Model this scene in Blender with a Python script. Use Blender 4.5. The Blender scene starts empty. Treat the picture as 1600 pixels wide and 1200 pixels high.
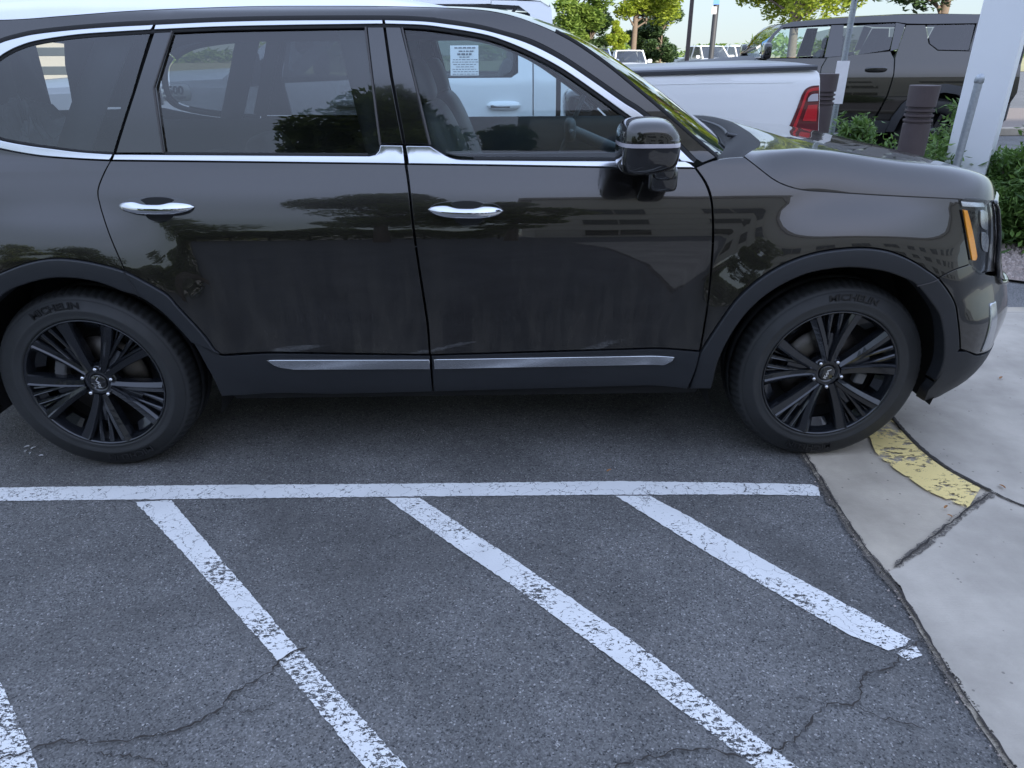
import bpy, math, random, bisect
from mathutils import Vector, Matrix
from mathutils.geometry import delaunay_2d_cdt
R = math.radians
rnd = random.Random(7)
scene = bpy.context.scene
col = scene.collection

# ------------------------------------------------------------------ camera
F = 1109.0; H = 1.54; PITCH = R(24.95); YAW = R(.9); ROLL = .006
fwd = Vector((math.sin(YAW)*math.cos(PITCH), math.cos(YAW)*math.cos(PITCH), -math.sin(PITCH)))
r0 = Vector((math.cos(YAW), -math.sin(YAW), 0)); u0 = r0.cross(fwd)
rt = r0*math.cos(ROLL) - u0*math.sin(ROLL); up = u0*math.cos(ROLL) + r0*math.sin(ROLL)
CAM = Vector((0, 0, H))
cd = bpy.data.cameras.new('camera'); cam = bpy.data.objects.new('camera', cd); col.objects.link(cam)
cd.sensor_width = 36; cd.lens = F/1600*36; cd.clip_start = .05; cd.clip_end = 3000
cam.matrix_world = Matrix(((rt.x, up.x, -fwd.x, 0), (rt.y, up.y, -fwd.y, 0), (rt.z, up.z, -fwd.z, H), (0, 0, 0, 1)))
scene.camera = cam
# ------------------------------------------------------------------ sky, sun, exposure
SUN_EL = R(19); SUN_AZ = math.atan2(.45, -.9)         # direction towards the sun: (+.45, -.9)
w = bpy.data.worlds.new('World'); scene.world = w; w.use_nodes = True
nt = w.node_tree; bg = nt.nodes['Background']
sky = nt.nodes.new('ShaderNodeTexSky'); sky.sky_type = 'NISHITA'; sky.sun_disc = False
sky.sun_elevation = SUN_EL; sky.sun_rotation = SUN_AZ; sky.dust_density = .3; sky.air_density = 1.0; sky.ozone_density = 3.0
gm = nt.nodes.new('ShaderNodeGamma'); gm.inputs['Gamma'].default_value = .25      # compresses the sky's brightness range
nt.links.new(sky.outputs[0], gm.inputs['Color'])
wtc = nt.nodes.new('ShaderNodeTexCoord'); wsp = nt.nodes.new('ShaderNodeSeparateXYZ'); nt.links.new(wtc.outputs['Generated'], wsp.inputs[0])
wr = nt.nodes.new('ShaderNodeValToRGB'); wr.color_ramp.interpolation = 'EASE'; e_ = wr.color_ramp.elements
e_[0].position = .0; e_[0].color = (.172, .196, .214, 1); e_[1].position = .62; e_[1].color = (.45, .475, .585, 1)
e2_ = wr.color_ramp.elements.new(.14); e2_.color = (.20, .223, .245, 1); e2_ = wr.color_ramp.elements.new(.36); e2_.color = (.30, .322, .374, 1)
nt.links.new(wsp.outputs['Z'], wr.inputs[0])
tn = nt.nodes.new('ShaderNodeMix'); tn.data_type = 'RGBA'; tn.blend_type = 'MULTIPLY'; tn.inputs['Factor'].default_value = 1
nt.links.new(gm.outputs[0], tn.inputs['A']); nt.links.new(wr.outputs[0], tn.inputs['B'])
ts = nt.nodes.new('ShaderNodeVectorMath'); ts.operation = 'SCALE'; ts.inputs['Scale'].default_value = 5.0; nt.links.new(tn.outputs['Result'], ts.inputs[0])
nt.links.new(ts.outputs[0], bg.inputs[0]); bg.inputs[1].default_value = .15
sl = bpy.data.lights.new('sun', 'SUN'); sl.energy = 2.4; sl.angle = R(.5); sl.color = (1, .93, .82)
so = bpy.data.objects.new('sun', sl); col.objects.link(so)
sd = Vector((math.sin(SUN_AZ)*math.cos(SUN_EL), math.cos(SUN_AZ)*math.cos(SUN_EL), math.sin(SUN_EL)))
so.rotation_euler = sd.to_track_quat('Z', 'Y').to_euler(); so.location = (20, -30, 30)
scene.view_settings.view_transform = 'Standard'; scene.view_settings.look = 'None'
scene.view_settings.exposure = 1.95; scene.view_settings.gamma = 1

# ------------------------------------------------------------------ pixel -> world
def ray(px, py): return fwd*F + rt*(px-800) + up*(600-py)
def ground(px, py, z=0):
    d = ray(px, py); return CAM + d*((z-H)/d.z)
def plane_y(px, py, y):
    d = ray(px, py); return CAM + d*(y/d.y)
def proj(p):
    v = p-CAM; k = v.dot(fwd); return 800+F*v.dot(rt)/k, 600-F*v.dot(up)/k

# ------------------------------------------------------------------ materials
def nodes(name):
    m = bpy.data.materials.new(name); m.use_nodes = True
    return m, m.node_tree, m.node_tree.nodes['Principled BSDF']
def mat(name, c, rough=.5, metal=0, coat=0, var=.12, vscale=6, bump=0, bscale=200, spec=.5, rvar=0, flake=0):
    m, t, b = nodes(name); N = t.nodes; L = t.links
    b.inputs['Metallic'].default_value = metal; b.inputs['Roughness'].default_value = rough
    b.inputs['Coat Weight'].default_value = coat; b.inputs['Coat Roughness'].default_value = .02
    b.inputs['Specular IOR Level'].default_value = spec
    tc = N.new('ShaderNodeTexCoord')
    n = N.new('ShaderNodeTexNoise'); n.inputs['Scale'].default_value = vscale; n.inputs['Detail'].default_value = 6
    L.new(tc.outputs['Object'], n.inputs['Vector'])
    r = N.new('ShaderNodeMix'); r.data_type = 'RGBA'
    r.inputs['A'].default_value = (*[x*(1-var) for x in c], 1); r.inputs['B'].default_value = (*[min(1, x*(1+var)) for x in c], 1)
    L.new(n.outputs['Fac'], r.inputs['Factor']); L.new(r.outputs['Result'], b.inputs['Base Color'])
    if rvar:
        n2 = N.new('ShaderNodeTexNoise'); n2.inputs['Scale'].default_value = vscale*3; n2.inputs['Detail'].default_value = 8
        L.new(tc.outputs['Object'], n2.inputs['Vector'])
        mr = N.new('ShaderNodeMapRange'); mr.inputs['To Min'].default_value = max(0, rough-rvar); mr.inputs['To Max'].default_value = rough+rvar
        L.new(n2.outputs['Fac'], mr.inputs['Value']); L.new(mr.outputs['Result'], b.inputs['Roughness'])
    if bump:
        n3 = N.new('ShaderNodeTexNoise'); n3.inputs['Scale'].default_value = bscale; n3.inputs['Detail'].default_value = 3
        L.new(tc.outputs['Object'], n3.inputs['Vector'])
        bp = N.new('ShaderNodeBump'); bp.inputs['Strength'].default_value = bump; bp.inputs['Distance'].default_value = .002
        L.new(n3.outputs['Fac'], bp.inputs['Height']); L.new(bp.outputs['Normal'], b.inputs['Normal'])
    return m
def glass(name, tint, refl=1.0, ior=1.5, rcol=(1, 1, 1)):
    m = bpy.data.materials.new(name); m.use_nodes = True; t = m.node_tree; N = t.nodes; L = t.links
    N.remove(N['Principled BSDF']); out = N['Material Output']
    tr = N.new('ShaderNodeBsdfTransparent'); tr.inputs['Color'].default_value = (*tint, 1)
    gl = N.new('ShaderNodeBsdfGlossy'); gl.inputs['Roughness'].default_value = .0; gl.inputs['Color'].default_value = (*rcol, 1)
    fr = N.new('ShaderNodeFresnel'); fr.inputs['IOR'].default_value = ior
    mu = N.new('ShaderNodeMath'); mu.operation = 'MULTIPLY'; mu.inputs[1].default_value = refl
    tc = N.new('ShaderNodeTexCoord'); n = N.new('ShaderNodeTexNoise'); n.inputs['Scale'].default_value = 9; n.inputs['Detail'].default_value = 5
    L.new(tc.outputs['Object'], n.inputs['Vector'])
    di = N.new('ShaderNodeBsdfDiffuse'); di.inputs['Color'].default_value = (.45, .45, .45, 1)
    mr = N.new('ShaderNodeMapRange'); mr.inputs['From Min'].default_value = .45; mr.inputs['To Min'].default_value = .004; mr.inputs['To Max'].default_value = .02
    L.new(n.outputs['Fac'], mr.inputs['Value'])
    mx0 = N.new('ShaderNodeMixShader'); L.new(mr.outputs['Result'], mx0.inputs[0]); L.new(tr.outputs[0], mx0.inputs[1]); L.new(di.outputs[0], mx0.inputs[2])
    mx = N.new('ShaderNodeMixShader'); L.new(fr.outputs[0], mu.inputs[0]); L.new(mu.outputs[0], mx.inputs[0])
    L.new(mx0.outputs[0], mx.inputs[1]); L.new(gl.outputs[0], mx.inputs[2]); L.new(mx.outputs[0], out.inputs['Surface'])
    return m

def paint_mat(name, c, flake=.3):
    m, t, b = nodes(name); N = t.nodes; L = t.links
    tc = N.new('ShaderNodeTexCoord')
    b.inputs['Metallic'].default_value = .75; b.inputs['Roughness'].default_value = .24
    b.inputs['Coat Weight'].default_value = 1; b.inputs['Coat Roughness'].default_value = .015; b.inputs['Coat IOR'].default_value = 1.62
    # dust: streaky film low on the panels, specks
    mp = N.new('ShaderNodeMapping'); mp.inputs['Scale'].default_value = (6, 6, 1.2)
    L.new(tc.outputs['Object'], mp.inputs['Vector'])
    n = N.new('ShaderNodeTexNoise'); n.inputs['Scale'].default_value = 3; n.inputs['Detail'].default_value = 9; n.inputs['Roughness'].default_value = .65
    L.new(mp.outputs[0], n.inputs['Vector'])
    n2 = N.new('ShaderNodeTexNoise'); n2.inputs['Scale'].default_value = 140; n2.inputs['Detail'].default_value = 2
    L.new(tc.outputs['Object'], n2.inputs['Vector'])
    sep = N.new('ShaderNodeSeparateXYZ'); L.new(tc.outputs['Object'], sep.inputs[0])
    hz = N.new('ShaderNodeMapRange'); hz.inputs['From Min'].default_value = 1.0; hz.inputs['From Max'].default_value = .4
    hz.inputs['To Min'].default_value = .0; hz.inputs['To Max'].default_value = 1
    L.new(sep.outputs['Z'], hz.inputs['Value'])
    a = N.new('ShaderNodeMapRange'); a.inputs['From Min'].default_value = .42; a.inputs['From Max'].default_value = .8; a.inputs['To Max'].default_value = .20
    L.new(n.outputs['Fac'], a.inputs['Value'])
    s = N.new('ShaderNodeMapRange'); s.inputs['From Min'].default_value = .66; s.inputs['From Max'].default_value = .74; s.inputs['To Max'].default_value = .10
    L.new(n2.outputs['Fac'], s.inputs['Value'])
    ad = N.new('ShaderNodeMath'); ad.operation = 'ADD'; L.new(a.outputs[0], ad.inputs[0]); L.new(s.outputs[0], ad.inputs[1])
    mu = N.new('ShaderNodeMath'); mu.operation = 'MULTIPLY'; L.new(ad.outputs[0], mu.inputs[0]); L.new(hz.outputs[0], mu.inputs[1])
    b.inputs['Base Color'].default_value = (*c, 1)
    # metallic flake sparkle
    v = N.new('ShaderNodeTexVoronoi'); v.inputs['Scale'].default_value = 900; L.new(tc.outputs['Object'], v.inputs['Vector'])
    rgb = N.new('ShaderNodeMix'); rgb.data_type = 'RGBA'; rgb.inputs['A'].default_value = (*[x*(1-flake) for x in c], 1); rgb.inputs['B'].default_value = (*[x*(1+flake) for x in c], 1)
    sx = N.new('ShaderNodeSeparateColor'); L.new(v.outputs['Color'], sx.inputs[0]); L.new(sx.outputs[0], rgb.inputs['Factor'])
    L.new(rgb.outputs['Result'], b.inputs['Base Color'])
    d = N.new('ShaderNodeBsdfDiffuse'); d.inputs['Color'].default_value = (.2, .18, .15, 1)
    mx = N.new('ShaderNodeMixShader'); L.new(mu.outputs[0], mx.inputs[0]); L.new(b.outputs[0], mx.inputs[1]); L.new(d.outputs[0], mx.inputs[2])
    L.new(mx.outputs[0], N['Material Output'].inputs['Surface'])
    # faint orange peel
    n3 = N.new('ShaderNodeTexNoise'); n3.inputs['Scale'].default_value = 5; n3.inputs['Detail'].default_value = 1
    L.new(tc.outputs['Object'], n3.inputs['Vector'])
    bp = N.new('ShaderNodeBump'); bp.inputs['Strength'].default_value = .25; bp.inputs['Distance'].default_value = .002
    L.new(n3.outputs['Fac'], bp.inputs['Height']); L.new(bp.outputs['Normal'], b.inputs['Coat Normal'])
    return m

M = {}
M['paint'] = paint_mat('dark_metallic_paint', (.019, .017, .0155))
M['hpaint'] = paint_mat('olive_metallic_paint', (.022, .020, .015))
M['white'] = mat('white_paint', (.78, .79, .80), .3, coat=.8, var=.03, vscale=2)
M['clad'] = mat('grey_cladding', (.011, .0125, .016), .5, var=.15, vscale=14, bump=.3, bscale=600, rvar=.08)
M['chrome'] = mat('satin_chrome', (.55, .56, .58), .2, 1, var=.03, rvar=.05)
M['handle'] = mat('bright_chrome', (.62, .63, .66), .08, 1, var=.03)
M['black'] = mat('gloss_black', (.006, .006, .007), .08, coat=1, var=.1)
M['rubber'] = mat('black_rubber', (.010, .010, .011), .75, var=.2, vscale=30)
M['seal'] = mat('grey_seal', (.05, .045, .045), .35, var=.1)
M['tyre'] = mat('tyre_rubber', (.022, .023, .0245), .6, var=.35, vscale=9, bump=.25, bscale=260, rvar=.1)
M['tyretext'] = mat('tyre_lettering', (.009, .009, .010), .35, var=.1)
M['rim'] = mat('black_alloy', (.018, .020, .025), .22, .5, coat=.6, var=.2, rvar=.08)
M['steel'] = mat('brake_steel', (.12, .11, .10), .45, 1, var=.3, vscale=30)
M['caliper'] = mat('caliper_grey', (.13, .13, .135), .5, .3, var=.2)
M['silver'] = mat('silver_metal', (.7, .7, .72), .2, 1, var=.05)
M['logo'] = mat('logo_silver', (.8, .8, .8), .3, .6, var=.02)
M['dark'] = mat('dark_void', (.006, .006, .007), .8, var=.2)
M['seat'] = mat('dark_leather', (.10, .105, .11), .5, var=.15, vscale=12, bump=.2)
M['trim'] = mat('interior_trim', (.20, .215, .23), .6, var=.1)
M['lite'] = mat('headliner_fabric', (.45, .31, .33), .8, var=.06)
M['amber'] = mat('amber_reflector', (.9, .28, .01), .25, coat=1, var=.35, vscale=260, bump=.8, bscale=260)
M['lampglass'] = glass('headlight_lens', (.94, .96, .97), .55)
M['g_front'] = glass('front_door_glass', (.80, .90, .92), 1.1, 1.5)
M['g_rear'] = glass('privacy_glass', (.33, .36, .37), 1.25, 1.6)
M['g_wind'] = glass('windshield_glass', (.6, .72, .7), 1.3, 1.6)
M['g_truck'] = glass('tinted_glass', (.30, .36, .36), 1.0, 1.5)
M['bollard'] = mat('brown_plastic', (.062, .046, .048), .6, var=.15, vscale=20, bump=.2)
M['post'] = mat('white_post_paint', (.72, .74, .77), .45, var=.05, vscale=3, bump=.1, bscale=60)
M['galv'] = mat('galvanised_steel', (.36, .39, .42), .45, .6, var=.3, vscale=40)
M['signback'] = mat('sign_back', (.78, .76, .78), .5, .1, var=.12, vscale=12)
M['signblue'] = mat('sign_blue', (.05, .20, .55), .4, var=.05)
M['signwhite'] = mat('sign_white', (.75, .76, .78), .5, var=.05)
M['red'] = mat('tail_lamp_red', (.45, .01, .02), .15, coat=1, var=.2, vscale=60)
M['darkred'] = mat('tail_lamp_dark', (.10, .008, .014), .12, coat=1, var=.2)
M['clearlamp'] = mat('clear_lamp', (.45, .42, .46), .15, coat=1, var=.1)
M['tonneau'] = mat('tonneau_vinyl', (.24, .245, .25), .35, var=.08, bump=.3, bscale=300)
M['grayblk'] = mat('dark_plastic', (.04, .042, .048), .55, var=.12)
M['bark'] = mat('bark', (.16, .12, .09), .9, var=.35, vscale=14, bump=.8, bscale=50)
M['paper'] = mat('white_paper', (.8, .8, .8), .7, var=.02)
M['ink'] = mat('printed_ink', (.12, .13, .15), .7, var=.02)
M['tan'] = mat('tan_stucco', (.72, .65, .53), .85, var=.08, vscale=3, bump=.4, bscale=60)
M['tan2'] = mat('brown_stucco', (.50, .44, .36), .85, var=.08, vscale=3, bump=.4, bscale=60)
M['cream'] = mat('cream_board', (.62, .56, .38), .6, var=.15, vscale=5)
M['brick'] = mat('weathered_tile', (.34, .24, .17), .8, var=.3, vscale=8)
M['plastic'] = mat('cloudy_plastic', (.55, .6, .65), .25, var=.2, vscale=20, bump=.3, bscale=30)
M['soil'] = mat('dry_leaf', (.30, .14, .05), .8, var=.3)

def leafmat(name, c1, c2, trans=.35):
    m = bpy.data.materials.new(name); m.use_nodes = True; t = m.node_tree; N = t.nodes; L = t.links
    b = N['Principled BSDF']; b.inputs['Roughness'].default_value = .5
    g = N.new('ShaderNodeNewGeometry'); tc = N.new('ShaderNodeTexCoord')
    n = N.new('ShaderNodeTexNoise'); n.inputs['Scale'].default_value = 1.1; L.new(tc.outputs['Object'], n.inputs['Vector'])
    ad = N.new('ShaderNodeMath'); ad.operation = 'MULTIPLY_ADD'; ad.inputs[1].default_value = .6; L.new(g.outputs['Random Per Island'], ad.inputs[0])
    mr = N.new('ShaderNodeMapRange'); mr.inputs['From Min'].default_value = .35; mr.inputs['From Max'].default_value = .65; mr.inputs['To Max'].default_value = .4
    L.new(n.outputs['Fac'], mr.inputs['Value']); L.new(mr.outputs[0], ad.inputs[2])
    mx = N.new('ShaderNodeMix'); mx.data_type = 'RGBA'; mx.inputs['A'].default_value = (*c1, 1); mx.inputs['B'].default_value = (*c2, 1)
    L.new(ad.outputs[0], mx.inputs['Factor']); L.new(mx.outputs['Result'], b.inputs['Base Color'])
    tl = N.new('ShaderNodeBsdfTranslucent'); L.new(mx.outputs['Result'], tl.inputs['Color'])
    ms = N.new('ShaderNodeMixShader'); ms.inputs[0].default_value = trans
    L.new(b.outputs[0], ms.inputs[1]); L.new(tl.outputs[0], ms.inputs[2]); L.new(ms.outputs[0], N['Material Output'].inputs['Surface'])
    return m
M['leaf_yellow'] = leafmat('yellow_green_leaves', (.16, .24, .02), (.50, .56, .07), .5)
M['leaf_mid'] = leafmat('mid_green_leaves', (.08, .15, .025), (.28, .38, .07), .45)
M['leaf_dark'] = leafmat('dark_green_leaves', (.02, .05, .018), (.09, .15, .05), .3)
M['leaf_bush'] = leafmat('bush_leaves', (.04, .10, .02), (.20, .32, .07))
M['leaf_olive'] = leafmat('olive_leaves', (.10, .14, .03), (.36, .40, .10), .5)

# ------------------------------------------------------------------ object helpers
def link(name, me, m=None, parent=None):
    o = bpy.data.objects.new(name, me); col.objects.link(o)
    if m is not None:
        me.materials.append(m)
    if parent is not None: o.parent = parent
    return o
def tag(o, label=None, cat=None, group=None, kind=None):
    if label: o['label'] = label
    if cat: o['category'] = cat
    if group: o['group'] = group
    if kind: o['kind'] = kind
    return o
def empty(name, loc=(0, 0, 0), rz=0):
    o = bpy.data.objects.new(name, None); col.objects.link(o); o.location = loc; o.rotation_euler = (0, 0, rz); o.empty_display_size = .2
    return o
class MB:
    def __init__(s): s.v = []; s.f = []; s.sm = []
    def add(s, vs, fs, smooth=False):
        b = len(s.v); s.v += [tuple(v) for v in vs]; s.f += [tuple(i+b for i in f) for f in fs]; s.sm += [smooth]*len(fs)
    def box(s, c, size, rot=None, bev=0):
        hx, hy, hz = [a/2 for a in size]
        if bev:
            vs = []
            for z, k in ((-hz, bev), (-hz+bev, 0), (hz-bev, 0), (hz, bev)):
                a, b = hx-k, hy-k
                vs += [(-a, -b+bev, z), (-a+bev, -b, z), (a-bev, -b, z), (a, -b+bev, z), (a, b-bev, z), (a-bev, b, z), (-a+bev, b, z), (-a, b-bev, z)]
            fs = [tuple(range(7, -1, -1)), tuple(range(24, 32))]
            for l in range(3):
                for i in range(8):
                    j = (i+1) % 8; fs.append((l*8+i, l*8+j, l*8+8+j, l*8+8+i))
        else:
            vs = [(x, y, z) for z in (-hz, hz) for x, y in ((-hx, -hy), (hx, -hy), (hx, hy), (-hx, hy))]
            fs = [(3, 2, 1, 0), (4, 5, 6, 7)] + [(i, (i+1) % 4, (i+1) % 4+4, i+4) for i in range(4)]
        c = Vector(c); vs = [(rot @ Vector(v) if rot else Vector(v))+c for v in vs]
        s.add(vs, fs)
    def tube(s, pts, rad, n=10, cap=True, smooth=True):
        pts = [Vector(p) for p in pts]; rr = rad if isinstance(rad, (list, tuple)) else [rad]*len(pts)
        vs = []; 
        d = (pts[-1]-pts[0]).normalized(); a = d.orthogonal().normalized()
        for i, p in enumerate(pts):
            t = (pts[min(i+1, len(pts)-1)]-pts[max(i-1, 0)]).normalized()
            a = (a - t*a.dot(t)).normalized(); b = t.cross(a)
            for k in range(n):
                th = 2*math.pi*k/n; vs.append(p+(a*math.cos(th)+b*math.sin(th))*rr[i])
        fs = [(i*n+k, i*n+(k+1) % n, (i+1)*n+(k+1) % n, (i+1)*n+k) for i in range(len(pts)-1) for k in range(n)]
        s.add(vs, fs, smooth)
        if cap: s.add(vs[:n], [tuple(range(n-1, -1, -1))]); s.add(vs[-n:], [tuple(range(n))])
    def grid(s, rows, smooth=True, flip=False):
        n = len(rows[0]); vs = [p for r in rows for p in r]
        fs = []
        for i in range(len(rows)-1):
            for k in range(n-1):
                q = (i*n+k, i*n+k+1, (i+1)*n+k+1, (i+1)*n+k)
                fs.append(q[::-1] if flip else q)
        s.add(vs, fs, smooth)
    def build(s, name, m=None, parent=None, weld=0):
        me = bpy.data.meshes.new(name); me.from_pydata(s.v, [], s.f); me.polygons.foreach_set('use_smooth', s.sm); me.update()
        if weld:
            import bmesh
            b = bmesh.new(); b.from_mesh(me); bmesh.ops.remove_doubles(b, verts=b.verts, dist=weld); b.to_mesh(me); b.free()
        return link(name, me, m, parent)
def superell(mb, c, r, n=2.6, nu=24, nv=14, rot=None, zlo=-1, zhi=1):
    c = Vector(c); rows = []
    def sp(x, e): return math.copysign(abs(x)**(2/e), x)
    for j in range(nv+1):
        ph = -math.pi/2+math.pi*j/nv; row = []
        for i in range(nu+1):
            th = 2*math.pi*i/nu
            v = Vector((r[0]*sp(math.cos(ph), n)*sp(math.cos(th), n), r[1]*sp(math.cos(ph), n)*sp(math.sin(th), n), r[2]*max(zlo, min(zhi, sp(math.sin(ph), n)))))
            if rot: v = rot @ v
            row.append(c+v)
        rows.append(row)
    mb.grid(rows)
def lathe(mb, prof, n=48, axis='Z', c=(0, 0, 0), smooth=True, mod=None):
    rows = []; c = Vector(c)
    for (r, h) in prof:
        row = []
        for k in range(n+1):
            th = 2*math.pi*(k % n)/n; rr = r if mod is None else mod(r, h, k % n)
            x, y = rr*math.cos(th), rr*math.sin(th)
            row.append(c+(Vector((x, y, h)) if axis == 'Z' else Vector((x, h, y))))
        rows.append(row)
    mb.grid(rows, smooth)
def spline(pts, n=8):
    """Catmull-Rom through points"""
    if len(pts) < 3: return [tuple(p) for p in pts]
    P = [Vector(p) for p in pts]; P = [P[0]*2-P[1]]+P+[P[-1]*2-P[-2]]; out = []
    for i in range(1, len(P)-2):
        a, b, c, d = P[i-1:i+3]
        for k in range(n):
            t = k/n
            out.append(tuple(.5*((2*b)+(c-a)*t+(2*a-5*b+4*c-d)*t*t+(3*b-a-3*c+d)*t**3)))
    out.append(tuple(P[-2])); return out
def resample(pts, step):
    out = [pts[0]]
    for a, b in zip(pts[:-1], pts[1:]):
        L = math.dist(a, b); n = max(1, int(round(L/step)))
        for k in range(1, n+1): out.append(tuple(x+(y-x)*k/n for x, y in zip(a, b)))
    return out
def path(pts, step, smooth=True):
    s = spline(pts) if smooth else list(map(tuple, pts))
    # even resample by length
    acc = [0]
    for a, b in zip(s[:-1], s[1:]): acc.append(acc[-1]+math.dist(a, b))
    n = max(1, int(round(acc[-1]/step))); out = []
    for k in range(n+1):
        d = acc[-1]*k/n; i = min(max(bisect.bisect_right(acc, d)-1, 0), len(s)-2)
        t = 0 if acc[i+1] == acc[i] else (d-acc[i])/(acc[i+1]-acc[i])
        out.append(tuple(x+(y-x)*t for x, y in zip(s[i], s[i+1])))
    return out
def pchip(tab):
    xs = [t[0] for t in tab]; ys = [t[1] for t in tab]; n = len(xs)
    h = [xs[i+1]-xs[i] for i in range(n-1)]; d = [(ys[i+1]-ys[i])/h[i] for i in range(n-1)]
    m = [d[0]]+[((d[i-1]+d[i])/2) for i in range(1, n-1)]+[d[-1]]
    def f(x):
        if x <= xs[0]: return ys[0]+(x-xs[0])*m[0]
        if x >= xs[-1]: return ys[-1]+(x-xs[-1])*m[-1]
        i = bisect.bisect_right(xs, x)-1; t = (x-xs[i])/h[i]
        return (2*t**3-3*t*t+1)*ys[i]+(t**3-2*t*t+t)*h[i]*m[i]+(-2*t**3+3*t*t)*ys[i+1]+(t**3-t*t)*h[i]*m[i+1]
    return f
def sstep(a, b, x):
    t = max(0, min(1, (x-a)/(b-a))); return t*t*(3-2*t)

class Surf:
    """a curved skin (s, z, off) -> local point; W carries it to the world"""
    def __init__(s, f, W, y0): s.f = f; s.W = W; s.y0 = y0
    def pix(s, px, py):
        p = plane_y(px, py, s.y0); l = s.W.inverted() @ p; a, b = l.x, l.z
        for _ in range(9):
            e = 1e-3
            q = Vector(proj(s.W @ s.f(a, b, 0))); qa = Vector(proj(s.W @ s.f(a+e, b, 0))); qb = Vector(proj(s.W @ s.f(a, b+e, 0)))
            J = ((qa-q)/e, (qb-q)/e); r = Vector((px, py))-q
            det = J[0].x*J[1].y-J[0].y*J[1].x
            if abs(det) < 1e-6: break
            da = (r.x*J[1].y-r.y*J[1].x)/det; db = (J[0].x*r.y-J[0].y*r.x)/det
            k = min(1, .3/max(abs(da), abs(db), 1e-9)); a += da*k; b += db*k
            if abs(r.x)+abs(r.y) < .01: break
        return (a, b)
    def poly(s, segs, step=None):
        """segs: list of pixel polylines, each splined, joined at corners -> closed loop in (s, z)"""
        out = []
        for g in segs:
            g2 = g if isinstance(g, tuple) else list(g)
            sharp = isinstance(g, tuple)
            pp = path([s.pix(*p) for p in g2], step or .02, not sharp)
            out += pp[:-1] if math.dist(pp[-1], out[0] if out else pp[0]) > 1e-9 or True else pp
        cl = []
        for p in out:
            if not cl or math.dist(p, cl[-1]) > .0015: cl.append(p)
        while math.dist(cl[0], cl[-1]) < .0015: cl.pop()
        return cl
    def line(s, pts, step=.02): return path([s.pix(*p) for p in pts], step)
def area(p): return sum(a[0]*b[1]-b[0]*a[1] for a, b in zip(p, p[1:]+p[:1]))/2
def inset(p, d):
    n = len(p); out = []
    for i in range(n):
        a, b, c = Vector(p[i-1]), Vector(p[i]), Vector(p[(i+1) % n])
        u = (b-a).normalized(); v = (c-b).normalized(); m = Vector((-(u.y+v.y), u.x+v.x))
        L = m.length
        if L < .3: out.append(tuple(b)); continue
        m /= L; k = d/max(.5, m.dot(Vector((-u.y, u.x)))); out.append(tuple(b+m*k))
    return out
def pip(p, x, y):
    c = False; n = len(p); j = n-1
    for i in range(n):
        if (p[i][1] > y) != (p[j][1] > y) and x < (p[j][0]-p[i][0])*(y-p[i][1])/(p[j][1]-p[i][1])+p[i][0]: c = not c
        j = i
    return c
def distp(p, x, y):
    return min((q[0]-x)**2+(q[1]-y)**2 for q in p)**.5
def normal(f, s, z, off=0, out=-1):
    e = 1e-3; a = f(s+e, z, off)-f(s-e, z, off); b = f(s, z+e, off)-f(s, z-e, off)
    n = a.cross(b).normalized()
    return n*(-out)
def panel(name, P, f, m, parent, off=0., gap=.0013, bev=.0016, depth=.02, grid=.03, flip=False, out=1):
    """skin panel over the closed (s,z) loop P following f, with bevelled edge and returned flange. out=+1: normal a x b points outward"""
    if area(P) < 0: P = P[::-1]
    P1 = inset(P, gap); P2 = inset(P, gap+bev); n = len(P2)
    xs = [p[0] for p in P2]; zs = [p[1] for p in P2]
    pts = [Vector(p) for p in P2]
    i0 = int(min(xs)/grid)-1; i1 = int(max(xs)/grid)+1; k0 = int(min(zs)/grid)-1; k1 = int(max(zs)/grid)+1
    for i in range(i0, i1+1):
        for k in range(k0, k1+1):
            x = i*grid+(grid/2 if k % 2 else 0); z = k*grid
            if pip(P2, x, z) and distp(P2, x, z) > grid*.45: pts.append(Vector((x, z)))
    vo, eo, fo, *_ = delaunay_2d_cdt(pts, [(i, (i+1) % n) for i in range(n)], [], 1, 1e-6)
    V = [f(v[0], v[1], off) for v in vo]; NO = [None]*len(V)
    e = 1e-3
    for i, v in enumerate(vo):
        a = f(v[0]+e, v[1], off)-f(v[0]-e, v[1], off); b = f(v[0], v[1]+e, off)-f(v[0], v[1]-e, off)
        NO[i] = a.cross(b).normalized()*out
    fs = []
    for t in fo:
        # triangles only inside
        c = Vector((0, 0))
        for i in t: c += vo[i]
        c /= len(t)
        if not pip(P2, c[0], c[1]): continue
        fs.append(tuple(t) if out > 0 else tuple(t[::-1]))
    base = len(V)
    def ringpts(Q, o): return [f(q[0], q[1], o) for q in Q]
    rings = [ringpts(P2, off), ringpts(P1, off-bev), ringpts(P1, off-depth)]
    nrm0 = [None]*n
    for i in range(n):
        q = P2[i]; a = f(q[0]+e, q[1], off)-f(q[0]-e, q[1], off); b = f(q[0], q[1]+e, off)-f(q[0], q[1]-e, off)
        nrm0[i] = a.cross(b).normalized()*out
    V += rings[0]+rings[1]+rings[2]
    # side normals
    sn = []
    for i in range(n):
        t = (rings[1][(i+1) % n]-rings[1][i-1]).normalized(); sn.append((t.cross(nrm0[i])*out).normalized())
    NO += nrm0 + sn + sn
    for l in range(2):
        for i in range(n):
            j = (i+1) % n; q = (base+l*n+i, base+(l+1)*n+i, base+(l+1)*n+j, base+l*n+j)
            fs.append(q if out > 0 else q[::-1])
    me = bpy.data.meshes.new(name); me.from_pydata(V, [], fs)
    me.polygons.foreach_set('use_smooth', [True]*len(me.polygons)); me.update()
    try:
        me.normals_split_custom_set_from_vertices([tuple(x) for x in NO])
    except Exception as ex: print('normals', name, ex)
    return link(name, me, m, parent)
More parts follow.
